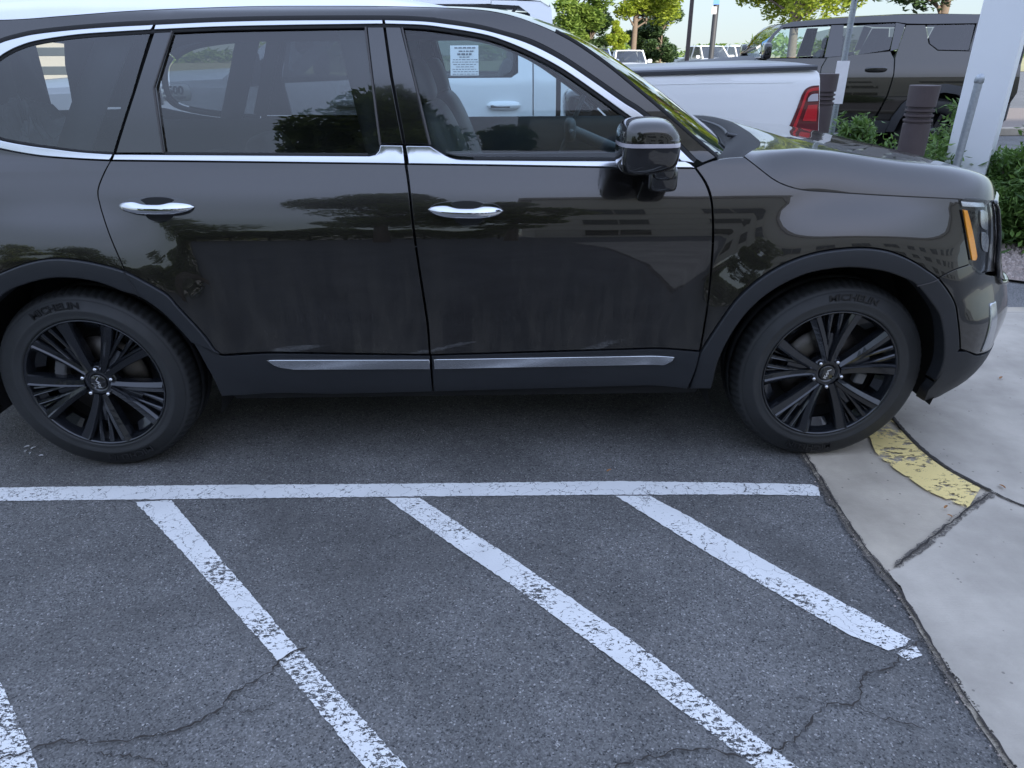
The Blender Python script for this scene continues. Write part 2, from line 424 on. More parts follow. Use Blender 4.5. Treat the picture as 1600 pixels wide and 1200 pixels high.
def strip(name, line, width, f, m, parent, off=.0, h=.004, out=1, taper=False):
    """raised bead of given width following a (s,z) polyline"""
    mb = MB(); rows = []; n = len(line)
    for i, p in enumerate(line):
        a = Vector(line[max(0, i-1)]); b = Vector(line[min(n-1, i+1)]); t = (b-a).normalized(); q = Vector((-t.y, t.x)); row = []
        for u, o in ((-.5, -.006), (-.5, h*.6), (-.36, h), (0, h*1.05), (.36, h), (.5, h*.6), (.5, -.006)):
            r = Vector(p)+q*u*width; row.append(f(r.x, r.y, off+o))
        rows.append(row)
    mb.grid(rows, True, flip=(out > 0))
    return mb.build(name, m, parent)

# ------------------------------------------------------------------ ground
def asphalt_mat():
    m, t, b = nodes('asphalt'); N = t.nodes; L = t.links
    tc = N.new('ShaderNodeTexCoord')
    v = N.new('ShaderNodeTexVoronoi'); v.inputs['Scale'].default_value = 230; L.new(tc.outputs['Object'], v.inputs['Vector'])
    sp = N.new('ShaderNodeSeparateColor'); L.new(v.outputs['Color'], sp.inputs[0])
    r = N.new('ShaderNodeValToRGB'); e = r.color_ramp.elements
    e[0].position = 0; e[0].color = (.022, .022, .024, 1); e[1].position = 1; e[1].color = (.36, .35, .34, 1)
    for p, c in ((.10, .075), (.5, .115), (.82, .145), (.94, .17), (.985, .24)):
        x = r.color_ramp.elements.new(p); x.color = (c, c*.985, c*.97, 1)
    L.new(sp.outputs[0], r.inputs[0])
    v2 = N.new('ShaderNodeTexVoronoi'); v2.inputs['Scale'].default_value = 48; L.new(tc.outputs['Object'], v2.inputs['Vector'])
    sp2 = N.new('ShaderNodeSeparateColor'); L.new(v2.outputs['Color'], sp2.inputs[0])
    # larger dark stones, denser in patches
    big = N.new('ShaderNodeTexNoise'); big.inputs['Scale'].default_value = .9; big.inputs['Detail'].default_value = 5; L.new(tc.outputs['Object'], big.inputs['Vector'])
    lt = N.new('ShaderNodeMath'); lt.operation = 'LESS_THAN'; lt.inputs[1].default_value = .10; L.new(sp2.outputs[1], lt.inputs[0])
    lt2 = N.new('ShaderNodeMath'); lt2.operation = 'LESS_THAN'; lt2.inputs[1].default_value = .35; L.new(v2.outputs['Distance'], lt2.inputs[0])
    mu = N.new('ShaderNodeMath'); mu.operation = 'MULTIPLY'; L.new(lt.outputs[0], mu.inputs[0]); L.new(lt2.outputs[0], mu.inputs[1])
    gr = N.new('ShaderNodeMapRange'); gr.inputs['From Min'].default_value = .42; gr.inputs['From Max'].default_value = .6; gr.inputs['To Min'].default_value = .15; gr.inputs['To Max'].default_value = .8
    L.new(big.outputs['Fac'], gr.inputs['Value'])
    mu2 = N.new('ShaderNodeMath'); mu2.operation = 'MULTIPLY'; L.new(mu.outputs[0], mu2.inputs[0]); L.new(gr.outputs[0], mu2.inputs[1])
    mx = N.new('ShaderNodeMix'); mx.data_type = 'RGBA'; mx.inputs['B'].default_value = (.045, .045, .05, 1)
    L.new(mu2.outputs[0], mx.inputs['Factor']); L.new(r.outputs[0], mx.inputs['A'])
    # broad blotches
    n = N.new('ShaderNodeTexNoise'); n.inputs['Scale'].default_value = 2.2; n.inputs['Detail'].default_value = 8; n.inputs['Roughness'].default_value = .6
    L.new(tc.outputs['Object'], n.inputs['Vector'])
    br = N.new('ShaderNodeMapRange'); br.inputs['From Min'].default_value = .3; br.inputs['From Max'].default_value = .7; br.inputs['To Min'].default_value = .68; br.inputs['To Max'].default_value = 1.22
    L.new(n.outputs['Fac'], br.inputs['Value'])
    sc = N.new('ShaderNodeVectorMath'); sc.operation = 'SCALE'; L.new(mx.outputs['Result'], sc.inputs[0]); L.new(br.outputs[0], sc.inputs['Scale'])
    # pale dust spots
    n5 = N.new('ShaderNodeTexNoise'); n5.inputs['Scale'].default_value = 14; n5.inputs['Detail'].default_value = 6; L.new(tc.outputs['Object'], n5.inputs['Vector'])
    dm = N.new('ShaderNodeMapRange'); dm.inputs['From Min'].default_value = .55; dm.inputs['From Max'].default_value = .8; dm.inputs['To Max'].default_value = .3; L.new(n5.outputs['Fac'], dm.inputs['Value'])
    m3 = N.new('ShaderNodeMix'); m3.data_type = 'RGBA'; m3.inputs['B'].default_value = (.22, .205, .19, 1)
    L.new(dm.outputs[0], m3.inputs['Factor']); L.new(sc.outputs[0], m3.inputs['A'])
    # old oil drips and tyre-darkened patches
    no = N.new('ShaderNodeTexNoise'); no.inputs['Scale'].default_value = 1.3; no.inputs['Detail'].default_value = 4; no.inputs['Distortion'].default_value = .8
    mo = N.new('ShaderNodeMapping'); mo.inputs['Location'].default_value = (3.1, 7.7, 0); L.new(tc.outputs['Object'], mo.inputs['Vector']); L.new(mo.outputs[0], no.inputs['Vector'])
    om = N.new('ShaderNodeMapRange'); om.inputs['From Min'].default_value = .56; om.inputs['From Max'].default_value = .74; om.inputs['To Max'].default_value = .5; L.new(no.outputs['Fac'], om.inputs['Value'])
    m4 = N.new('ShaderNodeMix'); m4.data_type = 'RGBA'; m4.inputs['B'].default_value = (.045, .043, .042, 1)
    L.new(om.outputs[0], m4.inputs['Factor']); L.new(m3.outputs['Result'], m4.inputs['A'])
    L.new(m4.outputs['Result'], b.inputs['Base Color'])
    b.inputs['Roughness'].default_value = .8
    bp = N.new('ShaderNodeBump'); bp.inputs['Strength'].default_value = .9; bp.inputs['Distance'].default_value = .004
    n4 = N.new('ShaderNodeTexNoise'); n4.inputs['Scale'].default_value = 150; n4.inputs['Detail'].default_value = 4; L.new(tc.outputs['Object'], n4.inputs['Vector'])
    L.new(n4.outputs['Fac'], bp.inputs['Height']); L.new(bp.outputs['Normal'], b.inputs['Normal'])
    return m
def concrete_mat(name, c, sc=1.):
    m, t, b = nodes(name); N = t.nodes; L = t.links
    tc = N.new('ShaderNodeTexCoord')
    n = N.new('ShaderNodeTexNoise'); n.inputs['Scale'].default_value = 2.5; n.inputs['Detail'].default_value = 9; n.inputs['Roughness'].default_value = .62; L.new(tc.outputs['Object'], n.inputs['Vector'])
    r = N.new('ShaderNodeValToRGB'); e = r.color_ramp.elements
    e[0].position = .32; e[0].color = (*[x*.70 for x in c], 1); e[1].position = .68; e[1].color = (*[x*1.14 for x in c], 1)
    L.new(n.outputs['Fac'], r.inputs[0])
    v = N.new('ShaderNodeTexVoronoi'); v.inputs['Scale'].default_value = 60; L.new(tc.outputs['Object'], v.inputs['Vector'])
    sp = N.new('ShaderNodeSeparateColor'); L.new(v.outputs['Color'], sp.inputs[0])
    lt = N.new('ShaderNodeMath'); lt.operation = 'LESS_THAN'; lt.inputs[1].default_value = .035; L.new(sp.outputs[0], lt.inputs[0])
    l2 = N.new('ShaderNodeMath'); l2.operation = 'LESS_THAN'; l2.inputs[1].default_value = .25; L.new(v.outputs['Distance'], l2.inputs[0])
    mu = N.new('ShaderNodeMath'); mu.operation = 'MULTIPLY'; L.new(lt.outputs[0], mu.inputs[0]); L.new(l2.outputs[0], mu.inputs[1])
    mu2 = N.new('ShaderNodeMath'); mu2.operation = 'MULTIPLY'; mu2.inputs[1].default_value = .55; L.new(mu.outputs[0], mu2.inputs[0])
    mx = N.new('ShaderNodeMix'); mx.data_type = 'RGBA'; mx.inputs['B'].default_value = (.08, .07, .06, 1)
    L.new(mu2.outputs[0], mx.inputs['Factor']); L.new(r.outputs[0], mx.inputs['A']); L.new(mx.outputs['Result'], b.inputs['Base Color'])
    b.inputs['Roughness'].default_value = .85
    n2 = N.new('ShaderNodeTexNoise'); n2.inputs['Scale'].default_value = 120; n2.inputs['Detail'].default_value = 5; L.new(tc.outputs['Object'], n2.inputs['Vector'])
    mpb = N.new('ShaderNodeMapping'); mpb.inputs['Scale'].default_value = (14, 420, 1); mpb.inputs['Rotation'].default_value = (0, 0, R(20)); L.new(tc.outputs['Object'], mpb.inputs['Vector'])
    nb = N.new('ShaderNodeTexNoise'); nb.inputs['Scale'].default_value = 1; nb.inputs['Detail'].default_value = 3; L.new(mpb.outputs[0], nb.inputs['Vector'])
    ab = N.new('ShaderNodeMath'); ab.operation = 'ADD'; L.new(n2.outputs['Fac'], ab.inputs[0]); L.new(nb.outputs['Fac'], ab.inputs[1])
    bp = N.new('ShaderNodeBump'); bp.inputs['Strength'].default_value = .7; bp.inputs['Distance'].default_value = .002
    L.new(ab.outputs[0], bp.inputs['Height']); L.new(bp.outputs['Normal'], b.inputs['Normal'])
    return m
def worn_mat(name, c, sc, thr_near, thr_far, y0, y1, under=None, scratch=False):
    """paint film with pieces worn right through"""
    m, t, b = nodes(name); N = t.nodes; L = t.links
    tc = N.new('ShaderNodeTexCoord')
    mp = N.new('ShaderNodeMapping'); mp.inputs['Scale'].default_value = (1, 1.7, 1) if not scratch else (.5, 1, 1)
    if scratch: mp.inputs['Rotation'].default_value = (0, 0, R(35))
    L.new(tc.outputs['Object'], mp.inputs['Vector'])
    n = N.new('ShaderNodeTexNoise'); n.inputs['Scale'].default_value = sc; n.inputs['Detail'].default_value = 5; n.inputs['Roughness'].default_value = .68; n.inputs['Distortion'].default_value = .4
    L.new(mp.outputs[0], n.inputs['Vector'])
    big = N.new('ShaderNodeTexNoise'); big.inputs['Scale'].default_value = 4.5; big.inputs['Detail'].default_value = 3; L.new(tc.outputs['Object'], big.inputs['Vector'])
    bm = N.new('ShaderNodeMapRange'); bm.inputs['To Min'].default_value = .16; bm.inputs['To Max'].default_value = -.16; bm.inputs['From Min'].default_value = .2; bm.inputs['From Max'].default_value = .8
    L.new(big.outputs['Fac'], bm.inputs['Value'])
    sep = N.new('ShaderNodeSeparateXYZ'); L.new(tc.outputs['Object'], sep.inputs[0])
    th = N.new('ShaderNodeMapRange'); th.inputs['From Min'].default_value = y0; th.inputs['From Max'].default_value = y1; th.inputs['To Min'].default_value = thr_near; th.inputs['To Max'].default_value = thr_far
    L.new(sep.outputs['Y'], th.inputs['Value'])
    ad = N.new('ShaderNodeMath'); ad.operation = 'ADD'; L.new(n.outputs['Fac'], ad.inputs[0]); L.new(bm.outputs[0], ad.inputs[1])
    nf = N.new('ShaderNodeTexNoise'); nf.inputs['Scale'].default_value = 300; nf.inputs['Detail'].default_value = 2; L.new(tc.outputs['Object'], nf.inputs['Vector'])
    nfm = N.new('ShaderNodeMath'); nfm.operation = 'MULTIPLY_ADD'; nfm.inputs[1].default_value = .22; nfm.inputs[2].default_value = -.11; L.new(nf.outputs['Fac'], nfm.inputs[0])
    ad2 = N.new('ShaderNodeMath'); ad2.operation = 'ADD'; L.new(ad.outputs[0], ad2.inputs[0]); L.new(nfm.outputs[0], ad2.inputs[1])
    sb = N.new('ShaderNodeMath'); sb.operation = 'SUBTRACT'; L.new(ad2.outputs[0], sb.inputs[0]); L.new(th.outputs[0], sb.inputs[1])
    gt = N.new('ShaderNodeMapRange'); gt.inputs['From Min'].default_value = -.012; gt.inputs['From Max'].default_value = .02; L.new(sb.outputs[0], gt.inputs['Value'])
    vc = N.new('ShaderNodeTexVoronoi'); vc.feature = 'DISTANCE_TO_EDGE'; vc.inputs['Scale'].default_value = 9
    nd = N.new('ShaderNodeTexNoise'); nd.inputs['Scale'].default_value = 12; nd.inputs['Detail'].default_value = 4; L.new(tc.outputs['Object'], nd.inputs['Vector'])
    va = N.new('ShaderNodeVectorMath'); va.operation = 'SCALE'; va.inputs['Scale'].default_value = .25; L.new(nd.outputs['Color'], va.inputs[0])
    vb = N.new('ShaderNodeVectorMath'); vb.operation = 'ADD'; L.new(tc.outputs['Object'], vb.inputs[0]); L.new(va.outputs[0], vb.inputs[1]); L.new(vb.outputs[0], vc.inputs['Vector'])
    g2 = N.new('ShaderNodeMath'); g2.operation = 'GREATER_THAN'; g2.inputs[1].default_value = .008 if not scratch else -1; L.new(vc.outputs['Distance'], g2.inputs[0])
    al = N.new('ShaderNodeMath'); al.operation = 'MULTIPLY'; L.new(gt.outputs[0], al.inputs[0]); L.new(g2.outputs[0], al.inputs[1])
    L.new(al.outputs[0], b.inputs['Alpha'])
    r = N.new('ShaderNodeMix'); r.data_type = 'RGBA'; r.inputs['A'].default_value = (*[x*.66 for x in c], 1); r.inputs['B'].default_value = (*c, 1)
    L.new(big.outputs['Fac'], r.inputs['Factor']); L.new(r.outputs['Result'], b.inputs['Base Color']); b.inputs['Roughness'].default_value = .7
    bp = N.new('ShaderNodeBump'); bp.inputs['Strength'].default_value = .5; bp.inputs['Distance'].default_value = .003
    n4 = N.new('ShaderNodeTexNoise'); n4.inputs['Scale'].default_value = 150; L.new(tc.outputs['Object'], n4.inputs['Vector'])
    L.new(n4.outputs['Fac'], bp.inputs['Height']); L.new(bp.outputs['Normal'], b.inputs['Normal'])
    return m
M['asphalt'] = asphalt_mat()
M['conc'] = concrete_mat('concrete', (.40, .35, .28))
M['conc2'] = concrete_mat('pale_concrete', (.40, .36, .305))
M['line'] = worn_mat('worn_white_paint', (.80, .80, .79), 62, .505, .34, .9, 2.2)
M['yellow'] = worn_mat('worn_yellow_paint', (.86, .67, .27), 48, .38, .47, 2.30, 2.60, scratch=True)
M['crack'] = mat('crack_dirt', (.035, .030, .027), .95, var=.5, vscale=60)
M['grit'] = worn_mat('gutter_grit', (.12, .105, .09), 90, .47, .47, 0, 1)
M['gravel'] = mat('gravel_bed', (.20, .165, .145), .9, var=.5, vscale=40, bump=1, bscale=60)
M['stone'] = mat('gravel_stone', (.36, .30, .27), .85, var=.5, vscale=11)
M['grass'] = mat('dry_grass', (.30, .27, .12), .9, var=.4, vscale=.4)

def flat(name, poly, z, m, label=None, thick=0):
    mb = MB(); n = len(poly); a = area(poly); P = poly if a > 0 else poly[::-1]
    vo, eo, fo, *_ = delaunay_2d_cdt([Vector(p[:2]) for p in P], [(i, (i+1) % n) for i in range(n)], [], 1, 1e-7)
    fs = []
    for t in fo:
        c = sum((vo[i] for i in t), Vector((0, 0)))/len(t)
        if pip(P, c[0], c[1]): fs.append(tuple(t))
    mb.add([(v[0], v[1], z) for v in vo], fs)
    if thick:
        mb.add([(p[0], p[1], z) for p in P]+[(p[0], p[1], z-thick) for p in P], [(i, n+i, n+(i+1) % n, (i+1) % n) for i in range(n)])
    o = mb.build(name, m); o['kind'] = 'structure'
    if label: o['label'] = label
    return o
def gp(pts, z=0, jag=0, step=None, smooth=False):
    w_ = [tuple(ground(*p, z))[:2] for p in pts]
    if smooth: w_ = path(w_, step or .05)
    elif step: w_ = resample(w_, step)
    if jag: w_ = [(x+rnd.uniform(-jag, jag), y+rnd.uniform(-jag, jag)) for x, y in w_]
    return w_
# asphalt sheet to the horizon
mb = MB(); mb.add([(-1500, -1500, 0), (1500, -1500, 0), (1500, 1500, 0), (-1500, 1500, 0)], [(0, 1, 2, 3)])
tag(mb.build('asphalt_ground', M['asphalt']), 'grey asphalt of the car park', kind='structure')
# concrete apron and pavement
edge = gp([(1255, 712), (1285, 768), (1330, 835), (1395, 920), (1440, 1000), (1575, 1200)])
edge = [(1.27, 9.0), (1.265, 4.0), (1.262, 3.0)]+edge+[(1.18, .6), (1.16, -6)]
edge = resample(edge, .03); edge = [(x+rnd.uniform(-.003, .003)+.004*math.sin(y*9), y) for x, y in edge]
joint = gp([(1393, 655), (1415, 681), (1440, 706), (1460, 722), (1480, 736), (1515, 756), (1550, 773)], smooth=True)
joint = path([(2.02, 4.2), (1.86, 3.4)]+joint[::3]+[joint[-1]], .04)
jend = gp([(1550, 773), (1563, 781), (1600, 796), (1700, 830)])
seam = gp([(1550, 774), (1512, 800), (1450, 850), (1397, 892)])
# apron between asphalt and the curved joint, split by the short seam
flat('concrete_apron', edge + [(9, -6), (9, 4.4), (3.3, 4.4), (3.3, 9)], .006, M['conc'], 'pale concrete apron right of the asphalt')
flat('sidewalk_slab', joint + jend[1:] + [(9, 1.4), (9, 4.3), (2.02, 4.3)], .012, M['conc2'], 'smooth concrete slab under the car nose')
flat('sidewalk_slab', seam[::-1] + jend[1:] + [(9, 1.4), (9, -6)] + [(x+.012, y) for x, y in edge[::-1] if y < seam[-1][1]-.01], .010, M['conc2'], 'bare concrete slab in the lower right corner')
def ribbon(name, line, wid, z, m, jag=.0, label=None, vary=.5):
    mb = MB(); rows = []; n = len(line)
    for i, p in enumerate(line):
        a = Vector(line[max(0, i-1)][:2]); b = Vector(line[min(n-1, i+1)][:2]); t = (b-a).normalized(); q = Vector((-t.y, t.x))
        c = Vector(p[:2])+q*rnd.uniform(-jag, jag); ww = wid*rnd.uniform(1-vary, 1+vary)/2
        if i in (0, n-1): ww *= .2
        rows.append([(*(c+q*ww), z), (*(c-q*ww), z)])
    mb.grid(rows, False, flip=True); o = mb.build(name, m); o['kind'] = 'structure'
    if label: o['label'] = label
    return o
ribbon('joint_gap', path(joint, .015), .014, .0165, M['crack'], .001, 'curved dark joint between apron and slab', .3)
ribbon('joint_gap', path(jend, .015), .009, .0165, M['crack'], .002, 'dark joint running right from the yellow paint', .3)
ribbon('seam_fill', path(seam, .02), .030, .0135, M['grit'], .003, 'gritty seam across the apron', .25)
ribbon('seam_fill', path(seam, .03), .005, .0175, M['crack'], .005, 'thin crack in the gritty seam', .5)
ribbon('gutter_dirt', [(x+.004, y) for x, y in resample(edge, .03)], .030, .0100, M['grit'], .004, 'line of grit where asphalt meets concrete', .45)
ribbon('gutter_dirt', [(x+.010, y) for x, y in resample(edge, .03)], .006, .0140, M['crack'], .002, 'dark crack where asphalt meets concrete', .6)
ribbon('sidewalk_joint', [(2.9, 4.27), (9, 4.25)], .012, .017, M['crack'], 0, 'straight joint near the gravel', .1)
# yellow worn paint on the kerb strip
yin = gp([(1348, 660), (1360, 690), (1368, 712), (1392, 733), (1420, 752), (1448, 772), (1480, 786), (1511, 799)], smooth=True, step=.03, jag=.003)
yout = [(p[0]-.014, p[1]-.010) for p in joint if joint[-1][1]+.008 < p[1] < 2.95]
flat('yellow_kerb_paint', yout+yin[::-1] if math.dist(yout[-1], yin[-1]) < math.dist(yout[-1], yin[0]) else yout+yin, .0145, M['yellow'], 'worn yellow paint along the curved joint')
# parking lines
J = .0022
def line(poly, label): flat('parking_line', resample([tuple(ground(*p))[:2] for p in poly]+[tuple(ground(*poly[0]))[:2]], .02)[:-1], .004, M['line'], label)
def ext(pts, yend):
    p, q = [ground(*k) for k in pts]; t = (yend-q.y)/(q.y-p.y); e = q+(q-p)*t; return e
def jl(a, b, c, d, label):
    L = []
    for s_ in (a, b[::-1] if False else b):
        L += s_
    pts = gp(a, jag=J, step=.012)+gp(b, jag=J, step=.012)
    flat('parking_line', pts, .004+c, M['line'], label)
jl([(-900, 766), (-160, 764), (0, 763), (340, 759), (640, 757), (960, 753), (1120, 755), (1268, 758)], [(1278, 763), (1281, 776), (1180, 774), (960, 774), (640, 777), (0, 784), (-160, 786), (-900, 795)], 0, 0, 'long worn white line parallel to the car')
jl([(212, 786), (300, 880), (435, 1035), (570, 1200), (615, 1260)], [(688, 1260), (635, 1200), (545, 1100), (455, 1003), (350, 880), (268, 783)], .0, 0, 'slanted white line meeting the long line furthest left')
jl([(602, 779), (700, 848), (800, 916), (1000, 1062), (1180, 1200), (1262, 1262)], [(1330, 1262), (1245, 1200), (1115, 1100), (1000, 1010), (800, 873), (655, 779)], .0, 0, 'slanted white line meeting the middle of the long line')
jl([(962, 776), (1100, 862), (1250, 950), (1330, 995), (1388, 1018)], [(1412, 1012), (1422, 1000), (1330, 950), (1200, 880), (1080, 810), (1015, 776)], .0, 0, 'slanted white line nearest the concrete')
jl([(1400, 1022), (1418, 1034), (1440, 1026), (1432, 1012)], [(1424, 1010), (1406, 1016)], .0, 0, 'broken white fragment beyond the crack')
jl([(-192, 788), (-172, 900), (-145, 1040), (-90, 1240), (-84, 1260)], [(84, 1260), (75, 1240), (48, 1170), (22, 1110), (-2, 1062), (-75, 900), (-134, 787)], .0, 0, 'slanted white line in the lower left corner')
# cracks
def crack(pts, wd, label, step=.012):
    w_ = path([tuple(ground(*p))[:2] for p in pts], step); ribbon('asphalt_crack', w_, wd*.34, .0075, M['crack'], .006, label, .75)
crack([(-20, 1195), (40, 1178), (90, 1162), (150, 1163), (210, 1158), (290, 1138), (345, 1110), (365, 1085), (420, 1055), (445, 1030), (480, 1012)], .014, 'long crack from the lower left corner')
crack([(150, 1180), (200, 1184), (240, 1190), (262, 1200)], .010, 'short crack by the lower left line')
crack([(350, 1115), (400, 1112), (440, 1098)], .005, 'hairline crack between two lines')
crack([(930, 1215), (1000, 1190), (1090, 1172), (1150, 1185), (1190, 1180), (1235, 1162), (1262, 1140), (1275, 1120), (1300, 1103), (1335, 1103), (1345, 1070), (1350, 1055), (1395, 1045), (1403, 1022), (1425, 1010), (1445, 1000)], .012, 'branching crack from the lower edge to the concrete')
crack([(1335, 1104), (1370, 1122), (1400, 1128), (1440, 1140)], .007, 'side branch of the right crack')
crack([(1215, 1090), (1260, 1095), (1300, 1100)], .004, 'faint branch of the right crack')
crack([(1162, 756), (1165, 764), (1160, 772)], .008, 'crack across the end of the long line', .006)
crack([(1180, 757), (1185, 765), (1183, 773), (1200, 778)], .006, 'second crack across the end of the long line', .006)
# loose bits on the ground
def pebbles(name, n, fn, r0_, r1_, m, z=.002, flatk=.5):
    mb = MB()
    for _ in range(n):
        x, y = fn(); r = rnd.uniform(r0_, r1_); k = 6; th0 = rnd.random()*6
        ring = [(x+r*math.cos(th0+2*math.pi*i/k)*rnd.uniform(.7, 1.2), y+r*math.sin(th0+2*math.pi*i/k)*rnd.uniform(.6, 1.1), z) for i in range(k)]
        top = [(x+(a-x)*.62, y+(b-y)*.62, z+r*flatk*rnd.uniform(.7, 1.5)) for a, b, _ in ring]
        mb.add(ring+top, [(i, (i+1) % k, k+(i+1) % k, k+i) for i in range(k)]+[tuple(range(k, 2*k))])
    return mb.build(name, m)
def onedge():
    p = rnd.choice(edge[80:-60]); return p[0]+rnd.gauss(.004, .014), p[1]+rnd.uniform(-.05, .05)
tag(pebbles('gutter_stones', 420, onedge, .0015, .005, M['stone'], .008), 'tiny stones caught along the concrete edge', kind='stuff')
tag(pebbles('loose_grit', 700, lambda: (rnd.uniform(-2.4, 1.2), rnd.uniform(.9, 4.2)), .0008, .0026, M['stone'], .001), 'scattered pale grit on the asphalt', kind='stuff')
def leafbit(px, py, sz, label, m='soil', z=.02):
    p = ground(px, py, z); a = rnd.random()*6; mb = MB()
    ring = [(sz*math.cos(t)*1.6, sz*math.sin(t)*.6*(1+.3*math.cos(t)), .004*abs(math.sin(t))) for t in [i*math.pi/5 for i in range(10)]]
    mb.add([(0, 0, .001)]+ring, [(0, i+1, (i+1) % 10+1) for i in range(10)])
    o = mb.build('dry_leaf', M[m]); o.location = p; o.rotation_euler = (.1, .1, a); tag(o, label, 'leaf', 'fallen leaves'); return o
leafbit(1564, 590, .010, 'small brown leaf on the pale slab below the bumper')
leafbit(1478, 792, .008, 'tiny brown leaf left of the yellow paint tip')
leafbit(1484, 806, .006, 'brown fleck nearest the gritty seam')
leafbit(1566, 760, .010, 'curled brown leaf on the slab right of the yellow paint')
leafbit(952, 735, .008, 'orange leaf on the shaded asphalt beside the car', z=.006)
for i, (px, py, lb) in enumerate([(42, 698, 'white paper scrap at the top left of its little heap'), (52, 700, 'white paper scrap at the top right of its little heap'), (40, 705, 'white paper scrap lying lower left by the rear tyre'), (64, 712, 'lone white paper scrap right of the little heap'), (47, 708, 'white paper scrap in the middle below the others')]):
    o = leafbit(px, py, .007, lb, 'paper', .006); o.name = 'paper_scrap'; o['category'] = 'litter'; o['group'] = 'white paper scraps by the rear tyre'

# ------------------------------------------------------------------ text
def text_mesh(s, size=1., extrude=.0, bold=False):
    c = bpy.data.curves.new('t', 'FONT'); c.body = s; c.size = size; c.extrude = extrude; c.align_x = 'CENTER'; c.resolution_u = 3
    if bold: c.offset = size*.02
    o = bpy.data.objects.new('t', c); col.objects.link(o)
    dg = bpy.context.evaluated_depsgraph_get(); me = bpy.data.meshes.new_from_object(o.evaluated_get(dg))
    vs = [tuple(v.co) for v in me.vertices]; fs = [tuple(p.vertices) for p in me.polygons]
    bpy.data.objects.remove(o); bpy.data.curves.remove(c); bpy.data.meshes.remove(me)
    return vs, fs

# ================================================================== THE DARK SUV
YC = 3.495; OX = -.14
HF = 1.300; HR = -1.588; ZH = .377
plan = []
x = -2.1
while x < 1.55: plan.append((x, .972-.010*((x+.15)/1.7)**2)); x += .05
wF = .972-.010*(1.7/1.7)**2
for i in range(0, 61):
    th = math.pi/2*i/60; n_ = 3.0
    plan.append((1.55+.59*math.sin(th)**(2/n_) if i else 1.55, wF*max(0, math.cos(th))**(2/n_)))
wR = .972-.010*(1.95/1.7)**2
rear = []
for i in range(1, 61):
    th = math.pi/2*i/60; n_ = 3.6
    rear.append((-2.1-.63*math.sin(th)**(2/n_), wR*max(0, math.cos(th))**(2/n_)))
pl = [p for p in rear[::-1]]+plan
pl2 = [pl[0]]
for p in pl[1:]:
    if math.dist(p, pl2[-1]) > 1e-4: pl2.append(p)
pl = path(pl2, .02, False)
acc = [0]
for a, b in zip(pl[:-1], pl[1:]): acc.append(acc[-1]+math.dist(a, b))
i0 = min(range(len(pl)), key=lambda i: abs(pl[i][0]))
sh = acc[i0]-pl[i0][0]; SA = [a-sh for a in acc]
PN = []
for i in range(len(pl)):
    a, b = pl[max(0, i-3)], pl[min(len(pl)-1, i+3)]; t = Vector((b[0]-a[0], b[1]-a[1])).normalized(); PN.append((-t.y, t.x))
S_MIN, S_MAX = SA[0], SA[-1]
def plan_at(s):
    s = max(S_MIN, min(S_MAX-1e-6, s)); i = max(0, min(bisect.bisect_right(SA, s)-1, len(SA)-2)); t = (s-SA[i])/(SA[i+1]-SA[i])
    X = pl[i][0]+(pl[i+1][0]-pl[i][0])*t; Wd = pl[i][1]+(pl[i+1][1]-pl[i][1])*t
    nx = PN[i][0]+(PN[i+1][0]-PN[i][0])*t; ny = PN[i][1]+(PN[i+1][1]-PN[i][1])*t
    return X, Wd, nx, ny
prof = pchip([(.15, -.13), (.31, -.040), (.38, -.014), (.46, -.003), (.56, -.002), (.62, -.003), (.70, -.0015), (.80, 0), (.88, 0), (.94, -.003), (.99, -.010), (1.04, -.0225), (1.095, -.042), (1.15, -.067), (1.19, -.086), (1.205, -.098), (1.216, -.1035), (1.26, -.1155), (1.33, -.135), (1.43, -.166), (1.53, -.199), (1.63, -.236), (1.655, -.248), (1.675, -.262), (1.69, -.285), (1.70, -.32), (1.712, -.40)])
proff = pchip([(.15, -.16), (.26, -.10), (.32, -.05), (.40, -.012), (.5, .006), (.6, .008), (.66, -.006), (.72, -.018), (.8, -.020), (.95, -.026), (1.02, -.040), (1.08, -.07), (1.14, -.13), (1.7, -.9)])
nosez = pchip([(.2, .03), (.45, .032), (.70, .030), (.78, .004), (.9, -.022), (1.0, -.045), (1.06, -.06), (1.3, -.06)])
def shell(s, z, off, sg=-1):
    X, Wd, nx, ny = plan_at(s)
    k = sstep(1.45, 2.0, s); o = prof(z)*(1-k)+proff(z)*k
    if s > 1.72: o += nosez(z)*sstep(1.72, 2.05, s)
    for hx, B in ((HF, .060), (HR, .044)):
        r = math.hypot(s-hx, z-ZH)
        if z < 1.15: o += B*(1-sstep(.47, .74, r))*sstep(1.15, 1.0, z)
    o += off
    return Vector((X+nx*o-OX, sg*(Wd+ny*o), z))
WK = Matrix.Translation((OX, YC, 0))
SK = Surf(lambda s, z, off: shell(s, z, off, -1), WK, 2.55)
fn = lambda s, z, off: shell(s, z, off, -1)
ff = lambda s, z, off: shell(s, z, off, 1)
suv = empty('parked_suv', (OX, YC, 0)); tag(suv, 'dark grey-brown three-row SUV with silver trim filling the foreground', 'car')
SIDES = ((fn, 1), (ff, -1))
def both(name, P, m, parents, **kw):
    r = []
    for (f, o), par in zip(SIDES, parents): r.append(panel(name, P, f, M[m], par, out=o, **kw))
    return r
def bstrip(name, ln, wd, m, parents, **kw):
    return [strip(name, ln, wd, f, M[m], par, out=o, **kw) for (f, o), par in zip(SIDES, parents)]
S2 = (suv, suv)
def arc(hx, r, a0, a1, n=14): return [(hx+r*math.cos(R(a0+(a1-a0)*i/n)), ZH+r*math.sin(R(a0+(a1-a0)*i/n))) for i in range(n+1)]

